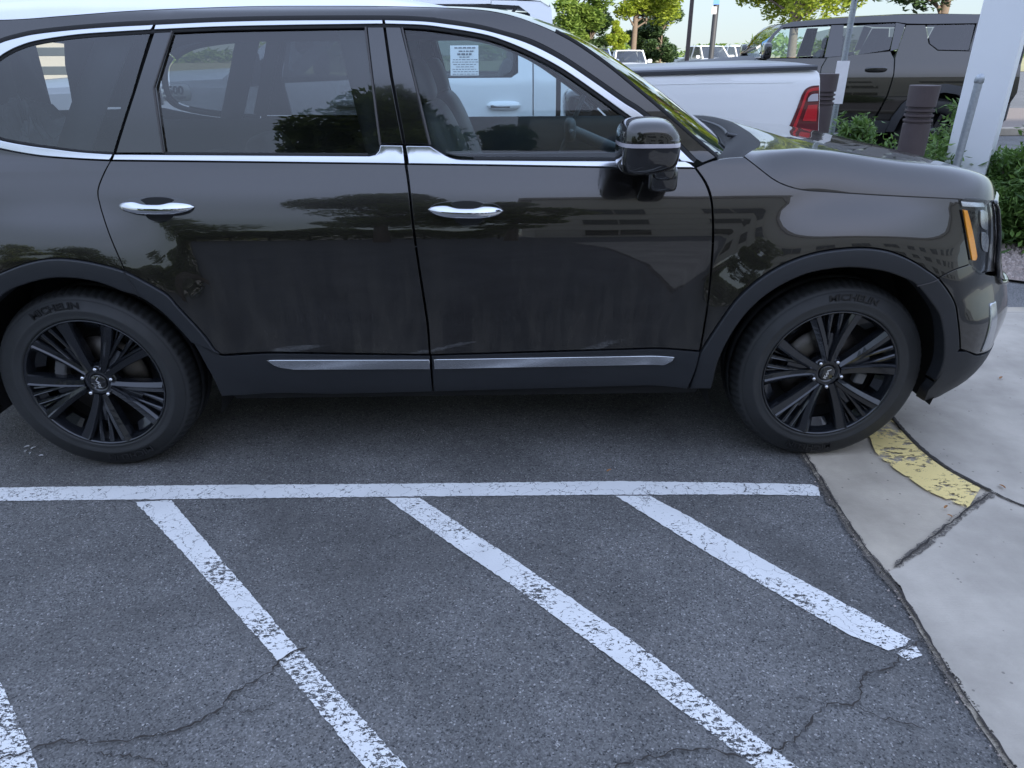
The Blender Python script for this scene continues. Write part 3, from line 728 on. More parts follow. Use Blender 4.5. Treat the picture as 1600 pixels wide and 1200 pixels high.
# -- doors
P_fd = SK.poly([[(635.5, 256.5), (800, 259), (970, 262), (1086, 263)], [(1086, 263), (1101, 285), (1110, 310), (1113, 340), (1112, 400), (1106, 470), (1093, 548)], ((1093, 548), (672.5, 554)), [(672.5, 554), (668.5, 500), (653, 400), (641, 300), (635.5, 256.5)]])
FD = both('front_door', P_fd, 'paint', S2)
P_rd = SK.poly([[(173, 251), (400, 253.5), (632.8, 256.5)], [(632.8, 256.5), (638.8, 300), (650.8, 400), (666, 500), (671, 554)], ((671, 554), (347, 554)),
    [(347, 554), (336, 546), (325, 530), (307, 509), (277, 477), (262, 460), (228, 440), (195, 423)], [(195, 423), (184, 398), (171, 367), (158, 328)], [(158, 328), (153, 296), (173, 251)]])
RD = both('rear_door', P_rd, 'paint', S2)
both('door_cladding', SK.poly([((674, 556), (1094, 550)), [(1094, 550), (1088, 575), (1074, 607.5)], ((1074, 607.5), (678, 612)), ((678, 612), (674, 556))]), 'clad', FD, depth=.05)
both('door_cladding', SK.poly([((338, 551), (347, 557), (672, 556)), ((672, 556), (676, 612)), ((676, 612), (520, 616), (346, 619)), [(346, 619), (334, 593), (312, 553), (300, 533)], ((300, 533), (338, 551))]), 'clad', RD, depth=.05)
# -- silver strip low on the doors
P = SK.poly([((677, 560), (1055, 556.5)), [(1055, 556.5), (1050, 565), (1036, 571)], ((1036, 571), (678, 577)), ((678, 577), (677, 560))])
both('sill_moulding', P, 'chrome', FD, off=.008, bev=.004)
P = SK.poly([((415, 561.5), (672, 560.5)), ((672, 560.5), (673, 577)), ((673, 577), (460, 578)), [(460, 578), (432, 573), (415, 561.5)]])
both('sill_moulding', P, 'chrome', RD, off=.008, bev=.004)
# -- quarter panel and rear
qa = [SK.pix(*p) for p in [(173, 251), (120, 248.5), (60, 243.5), (0, 233), (-60, 219)]]
qb = [SK.pix(*p) for p in [(-40, 446), (0, 427), (39, 412), (79, 404), (118, 405.5), (157, 412.5), (195, 423)]]
a_hr = math.degrees(math.atan2(qb[0][1]-ZH, qb[0][0]-HR)); r_hr = math.hypot(qb[0][1]-ZH, qb[0][0]-HR)
P_q = path(qa, .02)+[(-2.2, 1.27), (-2.45, 1.27), (-2.45, .58)]
P_q += path([(-2.20, .58)]+arc(HR, r_hr, 160, a_hr+8, 3)+qb, .02)
P_q += SK.line([(195, 423), (184, 398), (171, 367), (158, 328)])[1:]+SK.line([(158, 328), (153, 296), (173, 251)])[1:-1]
both('rear_quarter_panel', P_q, 'paint', S2)
P_rb = [(-2.46, .30), (-2.18, .30), (-2.14, .5), (-2.2, .575), (S_MIN+.0, .575), (S_MIN, .30)]
both('rear_bumper', resample(P_rb, .04), 'clad', S2)
P_tg = [(-2.455, .58), (-2.455, 1.27), (S_MIN, 1.27), (S_MIN, .58)]
both('tailgate', resample(P_tg+P_tg[:1], .04)[:-1], 'paint', S2)
both('rear_lamp', resample([(-2.38, .75), (-2.38, 1.2), (-2.50, 1.2), (-2.50, .75), (-2.38, .75)], .03)[:-1], 'darkred', S2, off=.006)
# -- wheel arch cladding
fo_ = SK.line([(1094, 550), (1108, 528), (1128, 498), (1150, 468), (1180, 440), (1212, 419), (1245, 404), (1280, 394), (1320, 388.5), (1355, 387.5), (1390, 393), (1420, 405), (1445, 420), (1465, 435), (1482, 457), (1492, 477), (1496, 503), (1499, 545)])
fi_ = SK.line([(1111, 607), (1121, 567), (1140, 526), (1167, 488), (1199, 459), (1239, 436), (1275, 424), (1325, 418), (1375, 423), (1407, 433), (1431, 446), (1457, 478), (1467, 497), (1472, 526), (1471, 564), (1457, 597)])
P_fa = fo_ + fi_[::-1] + [SK.pix(1076, 607)]
both('front_arch_cladding', P_fa, 'clad', S2, off=.008, bev=.006, depth=.06, grid=.025)
ro_ = SK.line([(-40, 446), (0, 427), (39, 412), (79, 404), (118, 405.5), (157, 412.5), (194, 423), (228, 440), (262, 460), (277, 477), (307, 509), (325, 530), (336, 546), (345, 552)])
ri_ = SK.line([(-40, 505), (8, 460), (39, 445), (79, 435), (118, 435), (157, 442), (194, 456), (219, 463+1), (253, 487), (285, 519), (299, 535)])
ra = path([(-2.16, .31), (-2.14, .5)]+[arc(HR, r_hr, 160, a_hr+8, 3)[i] for i in (0, 1, 2, 3)], .02)
rin = arc(HR, .455, 196, 150, 8)
P_ra = ra + ro_ + ri_[::-1] + rin[::-1][0:]
both('rear_arch_cladding', P_ra, 'clad', S2, off=.008, bev=.006, depth=.06, grid=.025)
# lines where door and bumper edges cross the cladding
bstrip('arch_seam', SK.line([(195, 424), (208, 444), (219, 463)], .01), .004, 'rubber', S2, off=.0095, h=.0008)
bstrip('arch_seam', SK.line([(1465, 436), (1448, 442), (1431, 446)], .01), .003, 'seal', S2, off=.0095, h=.0008)
# -- front fender, hood line, bumper
hoodline = [(1163, 245), (1185, 262), (1210, 281), (1232, 291), (1258, 297), (1300, 300), (1380, 305), (1450, 308.5), (1498, 311)]
P_ff = SK.poly([[(1087, 262), (1110, 252), (1137, 246.5), (1163, 245)], hoodline, [(1498, 311), (1499, 325), (1503, 345), (1509, 380), (1515, 413)], [(1515, 413), (1490, 422), (1466, 434)],
    [(1466, 434), (1445, 419), (1420, 404), (1390, 392), (1355, 386.5), (1320, 387.5), (1280, 393), (1245, 403), (1212, 418), (1180, 439), (1150, 467), (1128, 497), (1108, 527), (1095, 548)], [(1095, 548), (1107.3, 470), (1113.8, 400), (1114.8, 340), (1111.8, 308), (1102.8, 284), (1087, 262)]])
both('front_fender', P_ff, 'paint', S2, grid=.025)
z_fr = .30
b0 = SK.line([(1467, 434), (1484, 457), (1494, 477), (1498, 503), (1501, 545)])
s_l = b0[-1][0]
top0 = SK.line([(1467, 434), (1490, 422), (1516, 413)])
sB, zB = top0[-1]
P_bu = top0 + [(1.80, .79), (1.86, .768), (1.95, .75), (2.05, .70), (S_MAX, .70), (S_MAX, .455), (2.1, .455), (1.95, .460), (1.82, .475)] + b0[::-1][:-1]
P_bu = resample(P_bu+P_bu[:1], .03)[:-1]
both('front_bumper', P_bu, 'paint', S2, grid=.025)
lo = SK.line([(1503, 546), (1512, 548)])
P_sk = [(1.695, .501), (1.769, .496), (1.82, .470), (1.95, .454), (2.1, .45), (S_MAX, .45), (S_MAX, .375), (2.3, .385), (2.1, .375), (2.0, .345), (1.89, .29), (1.811, .25), (1.732, .241), (1.692, .314), (1.706, .449)]
P_sk = resample(P_sk+P_sk[:1], .025)[:-1]
both('lower_bumper_cladding', P_sk, 'clad', S2, off=.003, depth=.05)
# -- headlamp
P_hl = SK.poly([[(1500, 325), (1500, 316), (1505, 310), (1515, 308), (1535, 309.5), (1548, 315)], [(1548, 315), (1551, 345), (1552, 375), (1551, 405), (1543, 425)], [(1543, 425), (1532, 431), (1523, 425), (1516, 411), (1510, 380), (1504, 345), (1500, 325)]], .012)
HL = both('headlamp', P_hl, 'black', S2, off=-.012, grid=.02)
both('lens', P_hl, 'lampglass', HL, off=.001, grid=.02, depth=.004)
both('side_reflector', SK.poly([((1504, 327), (1511, 328)), [(1511, 328), (1517, 350), (1524, 385), (1526.5, 400)], [(1526.5, 400), (1524, 407), (1518, 407)], [(1518, 407), (1514, 385), (1508, 352), (1504, 327)]], .008), 'amber', HL, off=.004, grid=.015, bev=.001, depth=.008)
both('lamp_trim', SK.poly([((1502, 313), (1515, 309.5), (1532, 311)), [(1532, 311), (1540, 318), (1542, 325)], ((1542, 325), (1505, 324)), ((1505, 324), (1502, 313))], .01), 'silver', HL, off=-.006, grid=.02, depth=.004)
for a, b in (((1534, 329), (1545, 361)), ((1536, 364), (1546, 396))):
    both('projector', SK.poly([[(a[0], a[1]), ((a[0]+b[0])/2, a[1]-1), (b[0]+1, a[1]+3)], [(b[0]+1, a[1]+3), (b[0]+2, (a[1]+b[1])/2), (b[0], b[1])], [(b[0], b[1]), (a[0]+3, b[1]-4), (a[0], (a[1]+b[1])/2), (a[0], a[1])]], .008), 'silver', HL, off=-.006, grid=.02, depth=.003)
both('bumper_blade', resample([(1.858, .668), (1.905, .668), (1.898, .50), (1.872, .482), (1.838, .480), (1.858, .668)], .015)[:-1], 'chrome', S2, off=.006, grid=.02, bev=.004)
# grille in front of the lamp
gl0 = SK.pix(1551, 318); 
P_gr = [(1.905, 1.02), (S_MAX, 1.02), (S_MAX, .705), (2.055, .705), (1.955, .755), (1.93, .9)]
both('grille', resample(P_gr+P_gr[:1], .03)[:-1], 'black', S2, off=-.004)
bstrip('grille_surround', path([(S_MAX, 1.028), (1.96, 1.028), (1.91, 1.01), (1.93, .9), (1.95, .78), (2.05, .71), (S_MAX, .70)], .02), .014, 'black', S2, off=.004, h=.006)
P_hg = [(1.825, 1.035), (1.90, 1.03), (1.925, .9), (1.945, .765), (1.872, .775), (1.860, .9), (1.842, .98)]
both('lamp_surround', resample(P_hg+P_hg[:1], .025)[:-1], 'paint', S2, off=-.006)

# -- hood: edge follows the hood line on the shell, crowned across
he = SK.line(hoodline, .03); he = he+[(he[-1][0]+(S_h-he[-1][0])*0, he[-1][1]) for S_h in ()]
s_e, z_e = he[-1]
for i in range(1, 60):
    s_ = s_e+.03*i
    if s_ > S_MAX: break
    he.append((s_, z_e-.035*min(1, i/12)))
ztf = pchip([(.8, 1.205), (.95, 1.225), (1.1, 1.236), (1.45, 1.192), (1.72, 1.155), (1.9, 1.10), (2.0, 1.055), (2.08, 1.02), (2.2, 1.0)])
def hood_rows(sg):
    rows = []; n = len(he)
    for i, (s_, z_) in enumerate(he):
        E = shell(s_, z_+.002, .0, sg); X = E.x+OX
        zt = ztf(X)
        dz = max(.004, zt-E.z); row = []
        pull = .10*(1-i/n)
        for j in range(45):
            t = (j/44)**1.9; h = .86*(1-(1-min(1, t/.12))**2.5)+.14*math.sin(math.pi/2*min(1, t/.6))
            y = E.y*(1-t); xx = E.x
            # centre columns run ahead of the edge at the cowl, behind it at the nose
            xx += .22*(1-(1-t)**3)*max(0, 1-i/10)
            row.append(Vector((xx, y, E.z+dz*h)))
        rows.append(row)
    return rows
for sg in (-1, 1):
    mb = MB(); rr = hood_rows(sg); mb.grid(rr, True, flip=(sg < 0)); 
    # short returned flange along the edge
    mb.grid([[r[0] for r in rr], [r[0]+Vector((0, -sg*.004, -.018)) for r in rr]], True, flip=(sg > 0))
    o = mb.build('hood', M['paint'], suv)
    if sg < 0: HOOD0 = rr[0]
# underside fill behind panel gaps
for sg in (-1, 1):
    mb = MB(); rows = []
    for s_ in [-2.3+.1*i for i in range(44)]:
        row = []
        for z in (.45, .7, 1.0, 1.06):
            if s_ > 1.95: z = min(z, 1.0)
            okf = min(math.hypot(s_-HF, z-ZH), math.hypot(s_-HR, z-ZH)) > .47
            row.append(shell(s_, z, -.05 if okf else -.05, sg))
        rows.append(row)
    # skip faces inside wheel openings
    for i in range(len(rows)-1):
        for k in range(3):
            c = (rows[i][k]+rows[i+1][k+1])/2; X = c.x+OX
            if min(math.hypot(X-HF, c.z-ZH), math.hypot(X-HR, c.z-ZH)) < .60: continue
            mb.add([rows[i][k], rows[i+1][k], rows[i+1][k+1], rows[i][k+1]], [(0, 1, 2, 3)])
    mb.build('inner_structure', M['dark'], suv)
# underbody, arch liners
mb = MB()
mb.box((OX*0+(HR+HF)/2-OX, 0, .40), (2.889-1.0, 1.74, .26)); mb.box((-2.35-OX, 0, .48), (.50, 1.5, .26)); mb.box((1.93-OX, 0, .50), (.26, 1.4, .4))
mb.box((HF-OX, 0, .55), (1.0, 1.1, .5)); mb.box((HR-OX, 0, .55), (1.0, 1.1, .45))
mb.build('underbody', M['dark'], suv)
for hx in (HF, HR):
    for sg in (-1, 1):
        mb = MB(); rows = []
        for w_ in (.925, .5):
            rows.append([Vector((hx-OX+.475*math.cos(R(a)), sg*w_, ZH+.475*math.sin(R(a))*1.03)) for a in range(-18, 200, 6)])
        mb.grid(rows, True); mb.grid([rows[1], [Vector((hx-OX, sg*.5, ZH))]*len(rows[1])], True)
        mb.build('arch_liner', M['rubber'], suv)

# -- glasshouse
ct_up = [(-50, 130), (-42, 105), (-22, 82), (0, 67), (30, 58), (60, 52), (120, 45.5), (180, 41), (240, 38), (340, 33.5), (450, 31), (600, 30.5), (660, 32.5), (700, 37), (740, 43), (775, 51), (825, 67), (875, 92), (925, 125), (975, 160), (1000, 176), (1040, 210), (1086, 255)]
ct_lo = [(-36, 140), (-28, 115), (-8, 96), (8, 84), (30, 73), (60, 64), (120, 55), (180, 50.5), (240, 47), (340, 42.5), (450, 40), (600, 38), (660, 40), (700, 45), (740, 51.5), (775, 60), (825, 80), (875, 106), (925, 140), (975, 176), (1000, 194), (1030, 219), (1064, 252)]
u = SK.line(ct_up); l = SK.line(ct_lo)
def between(a, b, x0, x1, A, B):
    """piece of the strip between curves a and b, cut on pixel x"""
    pa = [p for p in A if x0 <= p[0] <= x1]; return pa
def interp_at(curve, px):
    for (x0, y0), (x1, y1) in zip(curve[:-1], curve[1:]):
        if x0 <= px <= x1: return (px, y0+(y1-y0)*(px-x0)/(x1-x0))
def seg(curve, x0, x1):
    return [interp_at(curve, x0)]+[p for p in curve if x0+4 < p[0] < x1-4]+[interp_at(curve, x1)]
def chrome_piece(u0, u1, l0, l1, parents):
    a = SK.line(seg(ct_up, u0, u1)); b = SK.line(seg(ct_lo, l0, l1))
    P = a[:-1]+resample([a[-1], b[-1]], .02)[:-1]+b[::-1][:-1]+resample([b[0], a[0]], .02)[:-1]
    return both('window_chrome', P, 'chrome', parents, off=.004, gap=.0008, bev=.003, depth=.012, grid=.06)
chrome_piece(-22, 241, -8, 236, S2)
chrome_piece(243, 598, 240, 599, RD)
chrome_piece(600.5, 1086, 601.5, 1064, FD)
# lower chrome with the wide foot at the middle pillar
cl_lo = [(0, 232.5), (60, 243), (120, 248), (172, 250.5)]
def lowpiece(top, bot, parents):
    a = [q for g in top for q in SK.line(g)[:-1]]+[SK.pix(*top[-1][-1])]; b = SK.line(bot)
    P = a[:-1]+resample([a[-1], b[-1]], .02)[:-1]+b[::-1][:-1]+resample([b[0], a[0]], .02)[:-1]
    return both('belt_chrome', P, 'chrome', parents, off=.005, gap=.0008, bev=.0035, depth=.012, grid=.04)
lowpiece([[(-45, 190), (-25, 208), (0, 218), (40, 226), (80, 231.5), (125, 237), (177, 240.5)]], [(-58, 195), (-38, 218), (0, 232), (60, 243), (120, 248), (172, 250.5)], S2)
lowpiece([[(179, 240.5), (400, 242), (578, 243)], [(578, 243), (588, 240.5), (592, 235), (594, 226)], [(594, 226), (629.5, 226.5)]], [(175, 250.5), (400, 253), (633, 256)], RD)
lowpiece([[(633.5, 227), (672, 227.5)], [(672, 227.5), (684, 235), (700, 244), (716, 248), (740, 249)], [(740, 249), (850, 250), (970, 250.5), (1070, 251)], [(1070, 251), (1080, 256), (1086, 262)]], [(638, 256), (800, 258.5), (970, 261.5), (1085, 262.5)], FD)
# glass
both('side_window', SK.poly([[(-34, 140), (-26, 115), (-6, 97), (10, 85), (32, 74), (60, 65), (120, 56), (180, 51.5), (236, 48)], ((236, 48), (207, 145), (177, 239)), [(177, 239), (125, 236), (80, 230), (40, 224), (0, 216), (-25, 204), (-38, 180), (-34, 140)]]), 'g_rear', S2, off=-.004, depth=.004)
RG = both('door_window', SK.poly([[(270, 47.5), (350, 43.5), (450, 41.5), (571, 41)], ((571, 41), (582, 135), (593, 228), (591, 236), (586, 240), (578, 242)), ((578, 242), (400, 241), (255, 240)), ((255, 240), (241, 140)), ((241, 140), (270, 47.5))]), 'g_rear', RD, off=-.012, depth=.004)
FG = both('door_window', SK.poly([[(629, 42), (680, 44.5), (725, 51), (770, 61), (820, 81), (870, 106), (920, 140), (970, 176.5), (1000, 198), (1030, 224), (1058, 250)], ((1058, 250), (740, 247.5), (716, 246), (700, 242), (684, 233), (673, 226)), ((673, 226), (650, 130), (629, 42))]), 'g_front', FD, off=-.012, depth=.004)
# black pillars
both('pillar_trim', SK.poly([((241, 48), (273, 47)), ((273, 47), (245, 137)), ((245, 137), (259, 239.5)), ((259, 239.5), (180, 239.5)), ((180, 239.5), (210, 145), (241, 48))]), 'black', RD, off=-.002, depth=.02)
both('pillar_trim', SK.poly([((573, 41), (599, 40)), ((599, 40), (610, 120), (630, 225)), ((630, 225), (595, 225)), ((595, 225), (584, 135), (573, 41))]), 'black', RD, off=-.002, depth=.02)
both('pillar_trim', SK.poly([((601.5, 40), (626, 42)), ((626, 42), (648, 130), (670, 226)), ((670, 226), (633, 225.5)), ((633, 225.5), (613, 120), (601.5, 40))]), 'black', FD, off=-.002, depth=.02)
for g, d in (([(571, 42), (582, 132), (594, 226)], RD), ([(628, 43), (649, 130), (672, 226)], FD), ([(269, 48), (240, 137)], RD), ([(240, 137), (255, 239)], RD)):
    bstrip('window_seal', SK.line(g), .007, 'seal', d, off=-.001, h=.003)
for g, d in (([(242, 46), (209, 145), (178, 241)], RD), ([(600, 38), (611, 120), (631, 228)], RD)):
    bstrip('door_seal', SK.line(g), .07, 'dark', d, off=-.024, h=.002)
# black rubber round the glass and behind the chrome
bstrip('window_seal', SK.line([(p[0], p[1]-2.8) for p in ct_up[2:]]), .020, 'rubber', S2, off=-.004, h=.004)
bstrip('window_seal', SK.line([(p[0]-1.0, p[1]+2.4) for p in ct_lo[2:-1]]), .014, 'rubber', S2, off=-.006, h=.004)
bstrip('window_seal', SK.line([(255, 240.5), (400, 241.5), (575, 242.3)]), .010, 'rubber', RD, off=-.006, h=.004)
bstrip('window_seal', SK.line([(740, 247.5), (900, 248.5), (1058, 250)]), .010, 'rubber', FD, off=-.006, h=.004)
bstrip('window_seal', SK.line([(0, 217), (40, 225), (80, 230.5), (125, 236.3), (177, 239.8)]), .008, 'rubber', S2, off=-.005, h=.003)
both('corner_trim', SK.poly([((1018, 214), (1058, 249)), ((1058, 249), (1012, 248.5)), ((1012, 248.5), (1018, 214))]), 'black', FD, off=-.006, depth=.01)
# body side above the windows, running into the windscreen pillar
ws_edge = [(866, 49), (900, 68), (950, 103), (1000, 144), (1040, 178), (1085, 217), (1120, 246)]
zt_at = lambda s_: 1.697 if s_ < -.3 else 1.697
ru = [(-2.32, 1.60), (-2.15, 1.66), (-1.9, 1.690), (-1.2, 1.697), (-.4, 1.697), (-.02, 1.690)]
ru = [(-2.32, 1.60), (-2.15, 1.655)]
roof_e = path(ru+[(a_, min(b_, 1.705)) for a_, b_ in [SK.pix(*p) for p in [(0, 31), (100, 24.5), (200, 17), (300, 12.5), (400, 9.5), (500, 9), (600, 9.5), (700, 12), (750, 15), (775, 18.5), (800, 24), (825, 32), (850, 42), (866, 49)]]], .03)
wsl = SK.line(ws_edge, .02)
lowr = SK.line([(-60, 212), (-62, 185), (-60, 150), (-52, 120)]+[(p[0]+ (2 if p[0] > 800 else 0)-(6 if p[0] < -10 else 0), p[1]-4.5-(1.5 if p[0] > 800 else 0)) for p in ct_up[2:]])
bstrip('window_chrome', SK.line([(-20, 90), (-38, 112), (-47, 140), (-49, 170), (-44, 192), (-28, 209)]), .034, 'chrome', S2, off=.003, h=.004)
P_cr = roof_e[:-1] + wsl + SK.line([(1120, 246), (1100, 254), (1090, 258)])[1:-1] + lowr[::-1] + resample([lowr[0], (lowr[0][0]-.04, 1.278), (-2.42, 1.28), (-2.37, 1.5), (-2.32, 1.60)], .03)[1:-1]
both('side_pillar', P_cr, 'paint', S2, grid=.025, depth=.02)
# roof skin
def roofrow(s_, z_, front):
    E = shell(s_, z_, 0, -1); row = []
    for j in range(25):
        v = -1+j/12; cr = (1-abs(v)**3)
        row.append(Vector((E.x+.08*front*(1-v*v), -E.y*v if False else abs(E.y)*v, E.z+.022*cr*(1 if s_ > -2.2 else .6))))
    return row
mb = MB(); n = len(roof_e); mb.grid([roofrow(s_, z_, max(0, (i/(n-1)-.6)/.4)) for i, (s_, z_) in enumerate(roof_e)], True, flip=True)
mb.build('roof', M['paint'], suv)
# windscreen
mb = MB(); nW = len(wsl)
WS = []
for i, (s_, z_) in enumerate(wsl):
    E = shell(s_, z_, -.002, -1); t = i/(nW-1); b = .08+.13*t; row = []
    for j in range(25):
        v = -1+j/12; row.append(Vector((E.x+b*(1-v*v)**1.0, abs(E.y)*v, E.z+.022*(1-t)*(1-abs(v)**3)+.012*t*(1-v*v))))
    WS.append(row)
mb.grid(WS, True, flip=True); mb.build('windscreen', M['g_wind'], suv)
for sg in (fn, ff):
    pass
bstrip('windscreen_seal', [(a+.004, b+.002) for a, b in wsl], .012, 'rubber', S2, off=-.001, h=.003)
# cowl: black plastic between windscreen and hood
mb = MB(); rows = []
for k in range(6):
    t = k/5; row = []
    for j in range(25):
        v = -1+j/12; a = WS[-1][j]
        hrow = HOOD0; q = 1-abs(v); ii = min(range(45), key=lambda i_: abs(abs(hrow[i_].y)/abs(hrow[0].y)-(abs(v)))) 
        hh = hrow[ii]; b_ = Vector((hh.x, abs(hh.y)*(1 if v > 0 else -1), hh.z))
        p = a.lerp(b_, t); p.z += .045*math.sin(math.pi*t)*(1-v*v) - .03*math.sin(math.pi*t)*(abs(v)**6); row.append(p)
    rows.append(row)
mb.grid(rows, True, flip=True); cowl = mb.build('cowl_panel', M['rubber'], suv)
for v0, v1 in ((-.55, .15), (.25, .85)):
    mb = MB(); pts = []
    for k in range(12):
        v = v0+(v1-v0)*k/11; j = (v+1)*12; i = int(j); fr_ = j-i; a = WS[-2][i].lerp(WS[-2][min(24, i+1)], fr_); pts.append(a+Vector((.02, 0, .018)))
    mb.tube(pts, .006, 6); mb.tube([pts[0], pts[0]+Vector((.09, .02, -.02))], .009, 6); mb.build('wiper', M['grayblk'], suv)
# roof rails
for sg in (-1, 1):
    mb = MB(); pts = []
    for i in range(30):
        x = -2.15+i*(2.05)/29; e = min(1, min(i, 29-i)/3.5); zz = 1.700-.045*sstep(-1.5, -2.3, x)-.030*sstep(-.5, -.05, x)+.020*e
        pts.append(Vector((x-OX, sg*(.640), zz)))
    rows = []
    for p in pts: rows.append([p+Vector((0, sg*a, b)) for a, b in ((.030, -.055), (.024, -.03), (.017, -.004), (.010, .008), (0, .011), (-.014, .006), (-.016, -.055))])
    mb.grid(rows, True, flip=(sg < 0)); mb.build('roof_rail', M['silver'], suv)

# -- door handles
def handle(d, near, cx, cy, x0, x1):
    f, o = near
    P = SK.poly([[(x0-1, cy-1), (x0+8, cy-10), (x0+30, cy-15), (cx, cy-16.5), (x1-30, cy-15), (x1-8, cy-9), (x1+2, cy+1)], [(x1+2, cy+1), (x1-4, cy+8), (x1-28, cy+12)], [(x1-28, cy+12), (x1-34, cy+20), (cx+6, cy+26), (cx-10, cy+23), (x0+38, cy+12)], [(x0+38, cy+12), (x0+8, cy+8), (x0-1, cy-1)]], .01)
    h = panel('handle_recess', P, f, M['black'], d, off=.0012, grid=.02, out=o, depth=.004)
    a = SK.pix(x0, cy-2); b = SK.pix(x1, cy); mb = MB(); rows = []
    n = 26
    for i in range(n+1):
        t = i/n; s_ = a[0]+(b[0]-a[0])*t; z_ = a[1]+(b[1]-a[1])*t-.004*math.sin(math.pi*t)*0; env = (1-abs(2*t-1)**3.2); row = []
        st = .034*(1-abs(2*t-1)**2.6)+.004
        scoop = math.exp(-((t-.5)/.20)**4)
        for k in range(13):
            th = 2*math.pi*k/12; zz = math.sin(th); yy = math.cos(th)
            hw = .021*env**.6+.0005
            up_ = (1-.45*scoop) if zz > 0 else 1
            row.append(f(s_, z_+hw*zz*up_, st+.011*env**.5*yy))
        rows.append(row)
    mb.grid(rows, True, flip=(o < 0)); mb.build('handle_grip', M['handle'], h)
    q = SK.poly([[(cx-26, cy-11), (cx-12, cy-15), (cx+14, cy-15), (cx+28, cy-11)], ((cx+28, cy-11), (cx+18, cy-3)), ((cx+18, cy-3), (cx-16, cy-3)), ((cx-16, cy-3), (cx-26, cy-11))], .01)
    panel('scoop', q, f, M['dark'], h, off=.0028, grid=.03, out=o, depth=.002, bev=.0008, gap=.0005)  # flat dark patch, painted-in shade of the hollow above the grip
    q = SK.poly([((cx-20, cy+8), (cx+30, cy+8)), [(cx+30, cy+8), (cx+24, cy+18), (cx+12, cy+23), (cx-2, cy+23), (cx-14, cy+18), (cx-20, cy+8)]], .01)
    panel('scoop', q, f, M['dark'], h, off=.0028, grid=.03, out=o, depth=.002, bev=.0008, gap=.0005)  # same for the hollow below: its shade is only dark colour
for s_ in (0, 1):
    handle(RD[s_], SIDES[s_], 245, 323, 186, 304); handle(FD[s_], SIDES[s_], 728, 329, 669, 786)

# -- wing mirrors
for sg, d in ((-1, FD[0]), (1, FD[1])):
    c = plane_y(1011, 227, 2.425) - Vector((OX, YC, 0)); c.y = sg*abs(c.y)
    mb = MB(); rows = []
    # profile traced in (x, z) about the centre, lofted across the width
    sh_ = [(-.098, .0), (-.097, .035), (-.088, .062), (-.066, .079), (-.03, .085), (.02, .085), (.052, .078), (.076, .058), (.092, .03), (.098, -.005), (.096, -.04), (.086, -.062), (.06, -.074), (.01, -.086), (-.05, -.088), (-.082, -.080), (-.096, -.05)]
    sh_ = path(sh_+[sh_[0]], .012)
    lay = [(-.115, .02), (-.114, .45), (-.108, .70), (-.095, .86), (-.07, .95), (-.035, 1.0), (.03, 1.0), (.07, .95), (.10, .82), (.118, .55), (.12, .02)]
    for yy, k in lay:
        rows.append([c+Vector((x*k+(0 if k > .9 else .0), sg*-1*yy*-1*1.0 if False else (-yy if sg > 0 else yy), z*(k*.9+.1 if k > .1 else k))) for x, z in sh_])
    mb.grid(rows, True, flip=(sg > 0)); mir = mb.build('wing_mirror', M['black'], d)
    # cap: upper shell in body colour, and clear indicator strip
    for nm, mt, z0, z1, g_ in (('mirror_cap', 'paint', .024, .2, 1.012), ('indicator', 'clearlamp', .004, .016, 1.016)):
        mb = MB()
        for a_, b_ in zip(rows[:-1], rows[1:]):
            for k in range(len(a_)-1):
                q = [a_[k], b_[k], b_[k+1], a_[k+1]]
                if nm == 'indicator' and a_ in rows[6:]: continue
                zs_ = [p.z-c.z for p in q]
                if max(zs_) < z0 or min(zs_) > z1: continue
                q2 = []
                for p in q:
                    v = p-c; zc = max(z0, min(z1, v.z)); v = Vector((v.x*g_, v.y*g_, zc*(g_ if zc > .05 else 1)))
                    q2.append(c+v)
                if (q2[0]-q2[2]).length > 1e-4: mb.add(q2, [(0, 1, 2, 3)], True)
        mb.build(nm, M[mt], mir, weld=.0003)
    mb = MB(); foot = plane_y(1033, 277, 2.50)-Vector((OX, YC, 0)); foot.y = sg*abs(foot.y)
    superell(mb, foot+Vector((0, -sg*.02, 0)), (.050, .085, .044), 5)
    superell(mb, foot+Vector((-.004, sg*.03, .03)), (.042, .05, .035), 3)
    mb.build('mirror_foot', M['black'], mir)
    mb = MB(); mb.box(c+Vector((-.090, 0, 0)), (.004, .15, .10)); mb.build('mirror_glass', M['silver'], mir)

